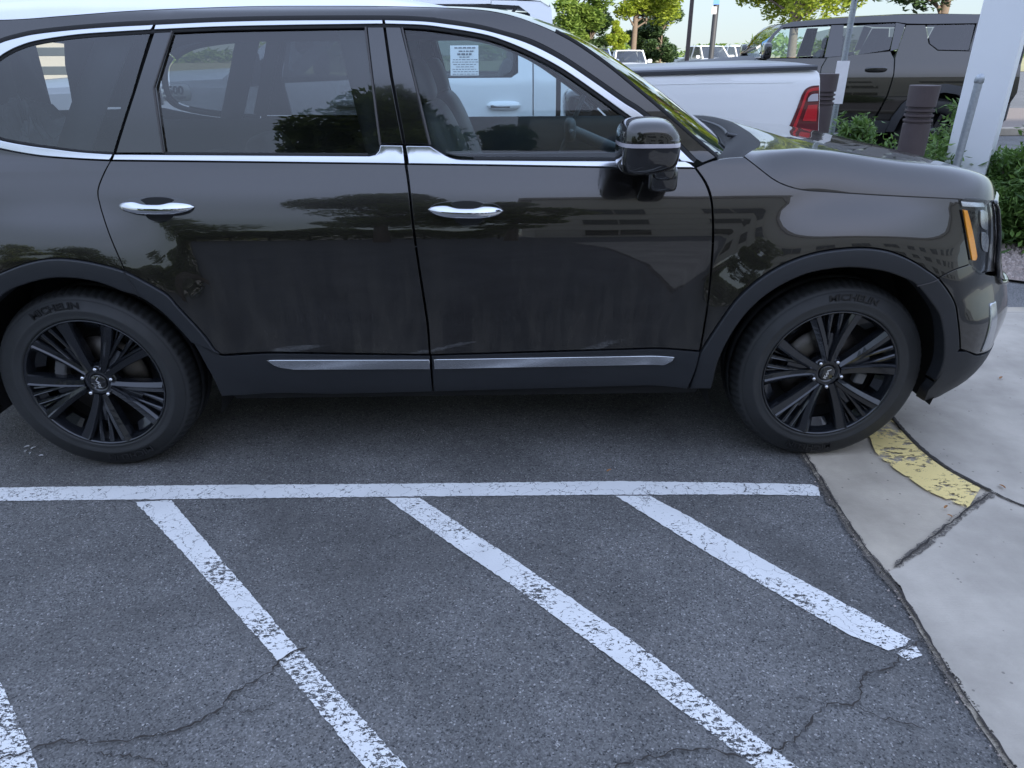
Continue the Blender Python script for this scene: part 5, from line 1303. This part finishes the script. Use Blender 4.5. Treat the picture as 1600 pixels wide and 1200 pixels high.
# glasshouse
rt_px = [(1186, 84), (1206, 54), (1222, 38.5), (1240, 34), (1300, 28.5), (1360, 25), (1410, 22.5), (1470, 21.5), (1525, 22)]
rlow = [(1193, 86), (1211, 56), (1224, 43), (1299, 38), (1340, 36), (1400, 34.5), (1418, 37), (1450, 37.5), (1525, 36.5)]
ra_ = [HS.pix(*p) for p in rt_px]; rb_ = [HS.pix(*p) for p in rlow]
zrf = ra_[-1][1]
P = ra_+[(xe-.12, zrf), (xe-.05, rb_[-1][1])]+rb_[::-1]
hboth('roof_side', resample(P+P[:1], .06)[:-1], 'black', H2, off=.0)
hboth('door_window', hpx([(1204, 63), (1222, 44), (1298, 39.5), (1286, 89), (1201, 90), (1197, 86)]), 'g_front', HDF, off=-.02, depth=.004)
hboth('door_window', hpx([(1318, 45), (1345, 39), (1400, 36), (1397, 52), (1390, 78), (1340, 86), (1313, 87)]), 'g_rear', HDR, off=-.012, depth=.004)
hboth('pillar_trim', hpx([(1299, 39), (1319, 38.5), (1314, 88), (1288, 90)]), 'black', HDR, off=-.004)
hboth('pillar_trim', hpx([(1400, 35), (1415, 38), (1403, 77), (1391, 80)]), 'black', HDR, off=-.002)
hboth('side_window', hpx([(1448, 39), (1524, 38), (1514, 79), (1466, 78), (1453, 68)]), 'g_rear', H2, off=-.006, depth=.004)
hboth('rear_pillar', resample([HS.pix(1526, 37), HS.pix(1514, 80), (xe, HS.pix(1512, 80)[1]), (xe-.12, zrf), HS.pix(1526, 37)], .06)[:-1], 'black', H2)
cross_skin('roof', path([(ra_[2][0]+.02, ra_[2][1])]+ra_[4:]+[(xe-.12, zrf)], .1), lambda x, z: hprof(z)+.0, M['black'], hum, .02)
cross_skin('windscreen', [ra_[0], ra_[1], ra_[2]], lambda x, z: hprof(z)-.02, M['g_truck'], hum, .01)
cross_skin('hood', [(xf-.76, 1.0), (xf-.74, 1.30), (xf-.4, 1.365), (xh0-.3, 1.42), (xh0, 1.44)], lambda x, z: 1.0, M['grayblk'], hum, .05)
mb = MB(); mb.box((xe-.02, 0, 1.1), (.08, 1.95, 1.0), bev=.03); mb.box((xe-.08, 0, 1.75), (.06, 1.4, .4)); mb.build('tailgate', M['grayblk'], hum)
mb = MB(); lathe(mb, [(0, .02), (.28, .0), (.40, .02), (.45, .08), (.45, .2), (.40, .26)], 40, 'Z'); sp_ = mb.build('spare_wheel', M['tyre'], hum); sp_.location = (xe+.28, 0, 1.15); sp_.rotation_euler = (0, -math.pi/2, 0)
mb = MB(); mb.box((xf-.74, 0, 1.12), (.1, 1.9, .3), bev=.02); mb.build('front_panel', M['black'], hum)
mb = MB(); mb.box(((xf+xr)/2, 0, .62), (4.6, 1.5, .35)); mb.box(((xf+xr)/2-.0, 0, .95), (4.4, 1.0, .5)); mb.build('underbody', M['dark'], hum)
for y in (-.45, .45):
    for xx in (xh0+1.15, xh0+2.1):
        mb = MB(); superell(mb, (xx, y, 1.2), (.10, .26, .38), 3.5, rot=Matrix.Rotation(R(15), 3, 'Y')); superell(mb, (xx+.12, y, 1.66), (.05, .14, .09), 3); mb.build('seat', M['seat'], hum)
mb = MB(); superell(mb, (xh0+.3, 0, 1.32), (.3, .85, .12), 3); mb.build('dashboard', M['seat'], hum)
for k, d in enumerate(HDR):
    f, o = HSD[k]; a = HS.pix(1352, 108); b = HS.pix(1386, 108); mb = MB(); c = f((a[0]+b[0])/2, a[1], .02); superell(mb, c, ((b[0]-a[0])/2, .03, .035), 3); mb.build('handle', M['black'], d)
for k, d in enumerate(HDF):
    f, o = HSD[k]; a = HS.pix(1192, 82); mb = MB(); superell(mb, f(a[0]+.02, a[1]+.02, .16), (.06, .15, .11), 4); mb.tube([f(a[0]+.05, a[1]-.06, 0), f(a[0]+.02, a[1]-.02, .14)], .035, 8); mb.build('wing_mirror', M['black'], d)

# ================================================================== street furniture
def bollard(px, ytop, y, label):
    top = plane_y(px, ytop, y); h = top.z; rt_ = .112; o = empty('bollard', (top.x, y, 0))
    g = h-.155
    pr = [(0, h), (rt_*.97, h), (rt_, h-.004), (rt_*.965, g)]
    z = g
    for k in range(3): pr += [(rt_*.82, z-.005), (rt_*.82, z-.018), (rt_*.97, z-.023), (rt_*.965, z-.036)]; z -= .038
    pr += [(rt_*.86, z-.004), (rt_*.86, z-.014), (rt_*.92, z-.018), (rt_*.93, .0)]
    mb = MB(); rows = []
    lathe(mb, pr, 40, smooth=False); mb.build('sleeve', M['bollard'], o)
    tag(o, label, 'bollard', 'brown plastic bollards')
    return o
bollard(1292, 115, 7.3, 'brown ribbed bollard right behind the white pickup tail lamp')
bollard(1446, 133, 6.0, 'brown ribbed bollard nearest the white square post')
# white square column and galvanised pipe
p = plane_y(1546, 125, 6.5); c = Vector((p.x, 6.5, 0))
post = empty('square_post', c, R(-39)); tag(post, 'tall white square canopy post rising behind the SUV nose', 'post')
mb = MB(); mb.box((0, 0, 2.1), (.33, .33, 4.2), bev=.006); mb.build('shaft', M['post'], post)
mb = MB(); mb.box((0, 0, .012), (.42, .42, .024), bev=.004); mb.build('base_plate', M['galv'], post)
p = plane_y(1533, 116, 6.05)
mb = MB(); mb.tube([(0, 0, 0), (0, 0, p.z-.03)], .030, 16); lathe(mb, [(0, p.z+.006), (.016, p.z+.002), (.031, p.z-.014), (.035, p.z-.03), (.035, p.z-.06), (.030, p.z-.065)], 20)
o = mb.build('steel_pipe', M['galv']); o.location = (p.x-.03, 6.05, 0); o.rotation_euler = (0, R(1.2), 0); tag(o, 'thin galvanised pipe post in front of the white square post', 'pipe')
# perforated sign post seen from behind
ps = plane_y(1318, 100, 8.0); sp_ = empty('sign_post', (ps.x, 8.0, 0)); tag(sp_, 'perforated square steel sign post carrying a blank pale plate', 'sign')
sp_.rotation_euler = (0, 0, R(-8))
mb = MB(); a_ = .024
for k in range(4):
    th = k*math.pi/2; ca, sa = math.cos(th), math.sin(th)
    def q(u, z_, d_=a_): return (u*ca-(-d_)*sa*1.0, u*sa+(-d_)*ca, z_)
    z_ = 0
    mb.add([q(-a_, 0), q(-.008, 0), q(-.008, 3), q(-a_, 3)], [(0, 1, 2, 3)]); mb.add([q(.008, 0), q(a_, 0), q(a_, 3), q(.008, 3)], [(0, 1, 2, 3)])
    while z_ < 3: mb.add([q(-.008, z_), q(.008, z_), q(.008, z_+.0135), q(-.008, z_+.0135)], [(0, 1, 2, 3)]); z_ += .0254
mb.build('perforated_tube', M['galv'], sp_)
t0 = plane_y(1314, 95, 8.0).z; t1 = plane_y(1305, 162, 8.0).z
mb = MB(); mb.box((-.012, -.030, (t0+t1)/2), (.125, .003, t0-t1), bev=0); mb.build('sign_plate', M['signback'], sp_)
mb = MB(); lathe(mb, [(0, -.0), (.008, -.0), (.008, .006)], 8, 'Y', (0, -.03, t0-.05)); lathe(mb, [(0, -.0), (.008, -.0), (.008, .006)], 8, 'Y', (0, -.03, t1+.05)); mb.build('bolt', M['galv'], sp_)
# far pole and accessible parking sign
p = plane_y(1077, 50, 34)
mb = MB(); mb.tube([(0, 0, 0), (0, 0, 7.5)], [.10, .07], 12); mb.box((.35, 0, 7.5), (.8, .3, .12)); o = mb.build('lamp_pole', M['bollard']); o.location = (p.x, 34, 0); tag(o, 'thin dark lamp pole between the far trees and white pickups', 'lamp pole')
p = plane_y(1116, 40, 16.); sg_ = empty('parking_sign', (p.x, 16, 0)); tag(sg_, 'grey pole with small blue and white parking plates in the distance', 'sign')
mb = MB(); mb.tube([(0, 0, 0), (0, 0, 3.2)], .055, 12); mb.build('pole', M['grayblk'], sg_)
za = plane_y(1116, 10, 16).z; zc_ = plane_y(1116, 23, 16).z
mb = MB(); mb.box((-.02, -.062, za+.24), (.12, .006, .42)); mb.build('blue_plate', M['signblue'], sg_)
mb = MB(); mb.box((-.05, -.062, (za+zc_)/2), (.09, .006, za-zc_-.02)); mb.build('white_plate', M['signwhite'], sg_)

# ================================================================== distant vehicles (facing the camera)
def far_car(px, ytop, y, wdt, hgt, rz, label, truck=False, name='parked_car', m='white', wp=True):
    p = plane_y(px, ytop, y); o = empty(name, (p.x, y+2.2, 0), rz); tag(o, label, 'car' if not truck else 'pickup truck', 'white vehicles parked across the lot' if wp else None)
    hw = wdt/2; hz = hgt*.60; mb = MB()
    # local: front towards -y; body sections (y, half width, z bottom, z top)
    L = 4.9 if not truck else 5.7
    sec = [(-L/2, hw*.80, .42, hz*.72), (-L/2+.06, hw*.93, .30, hz*.90), (-L/2+.35, hw*.99, .26, hz*.955), (-L/2+1.25, hw, .26, hz*1.02), (L/2-.3, hw, .28, hz*1.04), (L/2, hw*.9, .4, hz*.95)]
    rows = []
    for yy, w_, z0, z1 in sec:
        rows.append([Vector((sx*w_*k, yy, z)) for sx, k, z in ((-1, .9, z0), (-1, 1, z0+.15), (-1, 1.0, (z0+z1)/2), (-1, .96, z1-.06), (-1, .85, z1), (0, 1, z1+.03), (1, .85, z1), (1, .96, z1-.06), (1, 1.0, (z0+z1)/2), (1, 1, z0+.15), (1, .9, z0))])
    mb.grid(rows, True); mb.add(rows[0], [tuple(range(11))]); mb.add(rows[-1], [tuple(range(10, -1, -1))]); mb.build('body', M[m], o)
    c1 = -L/2+1.25; ce = L/2-.1 if not truck else L/2-2.0; t0_ = c1+.75
    mb = MB(); rw_ = [(c1-.05, .90, hz), (t0_, .74, hgt-.04)]
    # glass house
    def gh(yy, k, z): return [Vector((-hw*k, yy, z)), Vector((hw*k, yy, z))]
    mb.grid([[Vector((-hw*.86, c1, hz*1.01)), Vector((0, c1-.12, hz*1.02)), Vector((hw*.86, c1, hz*1.01))], [Vector((-hw*.70, t0_, hgt-.09)), Vector((0, t0_-.06, hgt-.07)), Vector((hw*.70, t0_, hgt-.09))]], True); mb.build('windscreen', M['black'] if False else M['g_rear'], o)
    for sx in (-1, 1):
        mb = MB(); mb.grid([[Vector((sx*hw*.93, c1+.25, hz*1.02)), Vector((sx*hw*.93, ce, hz*1.04))], [Vector((sx*hw*.76, t0_+.12, hgt-.10)), Vector((sx*hw*.76, ce-.1, hgt-.10))]], False, flip=(sx < 0)); mb.build('side_window', M['g_rear'], o)
    mb = MB(); rr_ = [[Vector((x_*hw, yy, z-.03*abs(x_)**3+(-.05 if abs(x_) > .74 else 0))) for x_ in (-.78, -.70, 0, .70, .78)] for yy, z in ((t0_-.06, hgt-.075), (t0_+.05, hgt-.03), (t0_+.6, hgt), (ce-.2, hgt-.02), (ce, hgt-.10))]
    mb.grid(rr_, True)
    for sx in (-1, 1):
        mb.tube([(sx*hw*.90, c1-.02, hz), (sx*hw*.745, t0_, hgt-.06)], .05, 6)
        for yy in (t0_+.75, ce): mb.tube([(sx*hw*.94, yy, hz), (sx*hw*.77, yy, hgt-.08)], .055, 6)
    mb.box((0, ce, (hz+hgt)/2), (wdt*.84, .06, hgt-hz-.1)); mb.build('roof', M[m], o)
    for sx in (-1, 1):
        mb = MB(); superell(mb, (sx*(hw+.12), c1+.25, hz+.10), (.13, .06, .10), 3); mb.build('wing_mirror', M[m], o)
        mb = MB(); superell(mb, (sx*hw*.72, -L/2+.04, hz*.76), (.20, .05, .075), 3); mb.build('headlamp', M['clearlamp'], o)
        for yy in (-L/2+.9, L/2-.95): wheel_simple('wheel', o, 0, 0, .36, .22, -1).parent = o; w_ = bpy.data.objects[-1] if False else None
    mb = MB(); superell(mb, (0, -L/2-.005, hz*.72), (hw*.48, .03, .13), 4); mb.build('grille', M['grayblk'], o)
    mb = MB(); superell(mb, (0, -L/2-.01, .42), (hw*.6, .04, .08), 4); mb.build('lower_grille', M['grayblk'], o)
    ws = [c for c in o.children if c.name.startswith('wheel')]
    for c, (sx, yy) in zip(ws, ((-1, -L/2+.9), (-1, L/2-.95), (1, -L/2+.9), (1, L/2-.95))):
        c.location = (sx*hw*.97, yy, .36); c.rotation_euler = (0, 0, -math.pi/2 if sx < 0 else math.pi/2)
    return o
far_car(993, 76, 42, 1.95, 1.72, R(-3), 'white crossover facing us under the far trees')
far_car(935, 69, 38, 1.95, 1.80, R(2), 'pale grey van-like car half hidden by the windscreen pillar', m='silver')
far_car(1116, 71, 50, 2.15, 1.98, R(14), 'white pickup facing us behind the thin parking sign', True, 'parked_pickup')
far_car(1170, 71, 52, 2.15, 1.98, R(14), 'white pickup half hidden by the dark off-road SUV', True, 'parked_pickup')
far_car(-30, 40, 24, 1.95, 1.9, R(-20), 'white car glimpsed above the SUV roof on the far left')

# ================================================================== plants
def leafcloud(name, pts, size, m, parent=None, flatness=.4, n=4, rg=random, long=1.6):
    V = []; Fc = []
    for (x, y, z) in pts:
        a = Vector((rg.gauss(0, 1), rg.gauss(0, 1), rg.gauss(0, flatness))).normalized()
        b = a.cross(Vector((rg.gauss(0, .6), rg.gauss(0, .6), 1))).normalized(); s_ = size*rg.uniform(.6, 1.3)
        b0 = len(V); c = Vector((x, y, z)); nn = a.cross(b)*s_*.15
        V += [c-a*s_*long*.5, c+b*s_*.35+nn, c+a*s_*long*.5, c-b*s_*.35+nn]; Fc.append((b0, b0+1, b0+2, b0+3))
    me = bpy.data.meshes.new(name); me.from_pydata([tuple(v) for v in V], [], Fc); me.update()
    return link(name, me, m, parent)
def tree(name, loc, h, r, m, label, nleaf=5000, size=.14, seed=1, trunk_h=.3, group=None, squash=1.0, dens=18, low=0., gap=.33):
    rg = random.Random(seed); o = empty(name, loc); tag(o, label, 'tree', group)
    mb = MB(); th = h*trunk_h; lean = rg.uniform(-.03, .03)*h
    mb.tube([(0, 0, 0), (lean*.3, 0, th*.5), (lean*.6, 0, th), (lean, 0, h*.62), (lean*1.3, 0, h*.85)], [h*.022, h*.018, h*.016, h*.009, h*.003], 10)
    cl = []
    ch = h-th*(1-low)
    for i in range(dens):
        t = rg.random(); zz = th*(1-low)+ch*(.08+.84*t); rad = r*(1-abs(2*(t-.42))**2.2*.75)*rg.uniform(.25, .95); a = rg.uniform(0, 2*math.pi)
        cx, cy = rad*math.cos(a), rad*math.sin(a); cs = r*rg.uniform(.22, .42); cl.append((cx, cy, zz, cs))
        mb.tube([(lean*.6, 0, min(zz*.75, h*.6)), (cx*.5, cy*.5, zz*.88), (cx, cy, zz)], [h*.007, h*.004, h*.0015], 5)
    mb.build('trunk', M['bark'], o)
    pts = []
    for i in range(nleaf):
        cx, cy, zz, cs = rg.choice(cl)
        d = Vector((rg.gauss(0, 1), rg.gauss(0, 1), rg.gauss(0, .75)))
        d = d.normalized()*(rg.random()**gap)
        pts.append((cx+d.x*cs, cy+d.y*cs, zz+d.z*cs*squash*.8))
    leafcloud('crown', pts, size, m, o, rg=rg); return o
G = 'trees on the far side of the lot'
def tp(px, y): return (plane_y(px, 60, y).x, y, 0)
tree('broadleaf_tree', tp(893, 47), 8.5, 2.2, M['leaf_mid'], 'loose light green tree just above the windscreen pillar', 12000, .20, 2, .2, G, dens=26)
tree('broadleaf_tree', tp(990, 50), 10.5, 3.1, M['leaf_yellow'], 'tall feathery yellow-green tree with a bare grey trunk', 16000, .20, 5, .28, G, dens=30)
tree('round_tree', tp(961, 46), 3.5, .85, M['leaf_yellow'], 'small rounded bright yellow-green tree left of the tall one', 8000, .14, 8, .12, G, dens=22, low=.9)
tree('evergreen_tree', tp(1034, 53), 5.0, 1.7, M['leaf_dark'], 'dark green tree standing right of the white crossover', 14000, .19, 11, .1, G, dens=26, low=.9)
tree('evergreen_tree', tp(1008, 56), 5.4, 1.4, M['leaf_dark'], 'dark green tree directly behind the bare grey trunk', 10000, .19, 12, .1, G, dens=22, low=.9)
tree('evergreen_tree', tp(925, 50), 5.0, 1.6, M['leaf_dark'], 'dark tree low between the two light green trees', 10000, .19, 14, .1, G, dens=22, low=.9)
tree('honeylocust_tree', tp(1243, 27), 8.6, 2.7, M['leaf_yellow'], 'bright yellow-green tree spreading above the off-road SUV roof', 34000, .13, 21, .28, G, dens=34)
tree('pear_tree', tp(1462, 19), 6.8, 2.2, M['leaf_dark'], 'dark-leaved tree hanging in at the top beside the white post', 20000, .14, 24, .38, G, dens=34)
# distant tree line and dry field
rg = random.Random(9); pts = []
for i in range(9000):
    x = rg.uniform(-140, 200); y = 190+rg.gauss(0, 6); hh = 3.2+1.6*math.sin(x*.11)+1.0*math.sin(x*.37+2)+.6*math.sin(x*1.1)
    pts.append((x, y, max(.2, hh)*rg.random()**.6))
o = leafcloud('distant_trees', pts, 1.3, M['leaf_mid'], rg=rg); tag(o, 'low hazy line of far trees on the horizon', kind='stuff')
mb = MB(); mb.add([(-300, 62, .03), (400, 62, .03), (400, 900, .03), (-300, 900, .03)], [(0, 1, 2, 3)]); tag(mb.build('dry_field', M['grass']), 'dry yellow field beyond the lot', kind='structure')
# bed of gravel with shrubs right of the car
bed = [(2.75, 6.0), (3.1, 5.35), (3.70, 4.99), (3.98, 4.80), (5.2, 4.45), (9.5, 4.2), (9.5, 9.3), (2.3, 9.3), (2.3, 6.6)]
o = flat('gravel_bed', path(bed+bed[:1], .2, False)[:-1], .022, M['gravel'], 'bed of brown and grey gravel right of the car'); 
rg = random.Random(4)
def inbed():
    while True:
        if rg.random() < .8: x, y = rg.uniform(3.1, 5.4), rg.uniform(4.5, 7.2)
        else: x, y = rg.uniform(2.3, 9.3), rg.uniform(4.4, 9.2)
        if pip(bed, x, y): return x, y
rnd = random.Random(14)
tag(pebbles('gravel_stones', 5200, inbed, .008, .022, M['stone'], .022, .8), 'loose gravel stones around the shrubs', kind='stuff')
mb = MB()
for i in range(40):
    x0 = 2.3+i*.18; 
kx = [(2.2, 9.45), (5.0, 9.5), (9.5, 9.4)]
mb.box((6.0, 9.45, .06), (7.8, .16, .14), bev=.02); tag(mb.build('kerb', M['conc']), 'concrete kerb behind the gravel bed', kind='structure')
yk = ground(1580, 214).y
mb = MB(); mb.box((ground(1580, 214).x+3, yk+.3, .07), (9, .18, .16), bev=.02); tag(mb.build('kerb', M['conc']), 'far concrete kerb under the off-road SUV tail', kind='structure')
flat('gravel_strip', [(ground(1580, 214).x-1.2, yk+.4), (ground(1580, 214).x+9, yk+.4), (ground(1580, 214).x+9, yk+6), (ground(1580, 214).x-1.2, yk+6)], .12, M['gravel'], 'gravel strip beyond the far kerb')
def bush(name, loc, r, h, n, size, m, label, seed, stems=26, group='green shrubs in the gravel'):
    rg = random.Random(seed); o = empty(name, loc); tag(o, label, 'shrub', group); mb = MB(); pts = []
    for i in range(stems):
        a = rg.uniform(0, 2*math.pi); q = r*rg.random()**.5; hh = h*(1-.5*(q/r)**2)*rg.uniform(.75, 1.08); bx_, by = q*math.cos(a)*.35, q*math.sin(a)*.35; tx, ty = q*math.cos(a), q*math.sin(a)
        mb.tube([(bx_, by, 0), ((bx_+tx)/2, (by+ty)/2, hh*.55), (tx, ty, hh)], [.006, .004, .0015], 4)
        for k in range(n//stems):
            t = rg.random()**.7; px_ = bx_+(tx-bx_)*t; py_ = by+(ty-by)*t; sp = .14*r/.5*(1.15-t)+.03
            pts.append((px_+rg.gauss(0, sp), py_+rg.gauss(0, sp), max(.02, hh*t+rg.gauss(0, .03))))
    mb.build('stems', M['bark'], o); leafcloud('foliage', pts, size, m, o, rg=rg, flatness=.8, long=2.4); return o
bush('shrub', (4.80, 6.15, .02), .72, .98, 26000, .040, M['leaf_bush'], 'dense green shrub filling the right edge behind the SUV nose', 31, 60)
bush('shrub', (5.7, 6.6, .02), .6, .95, 9000, .045, M['leaf_bush'], 'green shrub at the right edge behind the nearer shrub', 32, 40)
bush('weed_clump', (4.25, 6.95, .02), .22, 1.15, 2600, .034, M['leaf_bush'], 'tall thin weed right of the white post', 33, 9)
wx = plane_y(1338, 200, 7.5).x
bush('weed_clump', (wx, 7.5, .02), .30, 1.0, 7000, .034, M['leaf_bush'], 'leafy weed just right of the left bollard', 34, 24)
bush('weed_clump', (plane_y(1392, 225, 6.9).x, 6.9, .02), .18, .84, 2200, .030, M['leaf_bush'], 'small weed left of the right bollard', 35, 14)
bush('weed_clump', (plane_y(1474, 225, 6.5).x, 6.5, .02), .22, .84, 3600, .032, M['leaf_bush'], 'small weed between the right bollard and white post', 36, 14)

# ================================================================== things glimpsed at the far left
fx = plane_y(50, 130, 11).x
o = empty('plank_rack', (fx, 11, 0)); tag(o, 'cream plank rack seen through the rear side glass', 'rack')
for z in (1.14, 1.36, 1.60):
    mb = MB(); mb.box((0, 0, z), (3.0, .05, .11), bev=.006); mb.build('plank', M['cream'], o)
for x in (-1.4, 0, 1.4):
    mb = MB(); mb.box((x, .06, .9), (.09, .07, 1.8), bev=.004); mb.build('upright', M['grayblk'], o)
sx_ = plane_y(10, 4, 20).x; zt = plane_y(20, 3, 20).z
sh_o = empty('storage_shed', (sx_-1, 20, 0)); tag(sh_o, 'low shed with a brown tiled roof at the upper left edge', 'shed')
mb = MB(); mb.box((0, 1, (zt-.35)/2), (5, 2, zt-.35)); mb.build('wall', M['tan'], sh_o)
mb = MB()
for i in range(17):
    for k in range(5):
        x = -2.7+i*.33; y = -.3+k*.3; z = zt-.35+k*.10; mb.box((x, y, z), (.32, .34, .03), Matrix.Rotation(R(18), 3, 'X'), .006)
        if k == 0: mb.box((x+.16, y-.17, z-.05), (.03, .02, .06))
mb.build('roof', M['brick'], sh_o)

# ================================================================== behind the camera: what shades and mirrors in the car
def box_building():
    o = empty('office_building', (24, -27, 0)); tag(o, 'tan stucco building with dark windows mirrored in the front door glass', 'building')
    mb = MB(); X0, X1, Y1, Hh = -22.7, 34, 7, 14.2
    mb.box(((X0+X1)/2, 0, Hh/2), (X1-X0, 14, Hh)); mb.build('wall', M['tan'], o)
    mb = MB()
    for z in (2.2, 4.2, 6.2, 8.2, 10.2): mb.box(((X0+X1)/2, Y1+.02, z), (X1-X0+.05, .06, .10)); mb.box((X0-.02, 0, z), (.06, 14, .10))
    mb.box(((X0+X1)/2, Y1+.15, Hh-.3), (X1-X0+.6, .5, .6)); mb.box((X0-.2, 0, Hh-.3), (.5, 14.4, .6)); mb.build('trim_band', M['tan2'], o)
    for i in range(10):
        for z in (1.4, 5.2, 9.0):
            x = X0+3+i*4.6; mb = MB(); mb.box((x, Y1+.03, z), (2.4, .08, 1.7)); w_ = mb.build('window', M['black'], o)
            mb = MB(); mb.box((x, Y1+.06, z-.9), (2.6, .16, .1)); mb.box((x, Y1+.08, z), (.06, .06, 1.7)); mb.build('sill', M['tan2'], w_)
    return o
box_building()
GB = 'trees behind the viewpoint'
rg = random.Random(77); pts = []
for i in range(26000):
    x = rg.uniform(-19, .6); hh = 2.9+.5*math.sin(x*.9)+.35*math.sin(x*2.3+1); pts.append((x, -17+rg.gauss(0, .5), max(.1, hh*rg.random()**.55)))
o = empty('hedge', (-9, -17, 0)); tag(o, 'long uneven olive hedge mirrored as a band across the SUV doors', 'hedge')
lc = leafcloud('foliage', [(x+9, y+17, z) for x, y, z in pts], .22, M['leaf_olive'], o, rg=rg)
mb = MB()
for i in range(16): mb.tube([(-9+i*1.2, 0, 0), (-9+i*1.2+.1, .1, 2.2)], [.06, .03], 6)
mb.build('stems', M['bark'], o)
tree('shade_tree', (-2.3, -8.8, 0), 8.7, 2.7, M['leaf_olive'], 'olive green tree mirrored in the middle of the SUV windows', 16000, .16, 41, .25, GB, dens=34)
tree('shade_tree', (.25, -9.4, 0), 7.4, 1.7, M['leaf_olive'], 'olive tree mirrored in the front door glass beside the building', 9000, .15, 42, .25, GB, dens=28)
tree('shade_tree', (-9.5, -13, 0), 6.0, 3.0, M['leaf_olive'], 'lower olive tree mirrored in the rear door paint', 6000, .22, 43, .2, GB, dens=28)
tree('shade_tree', (-17, -15, 0), 8.0, 3.6, M['leaf_olive'], 'wide olive tree mirrored near the rear wheel arch', 6000, .25, 44, .2, GB, dens=28)
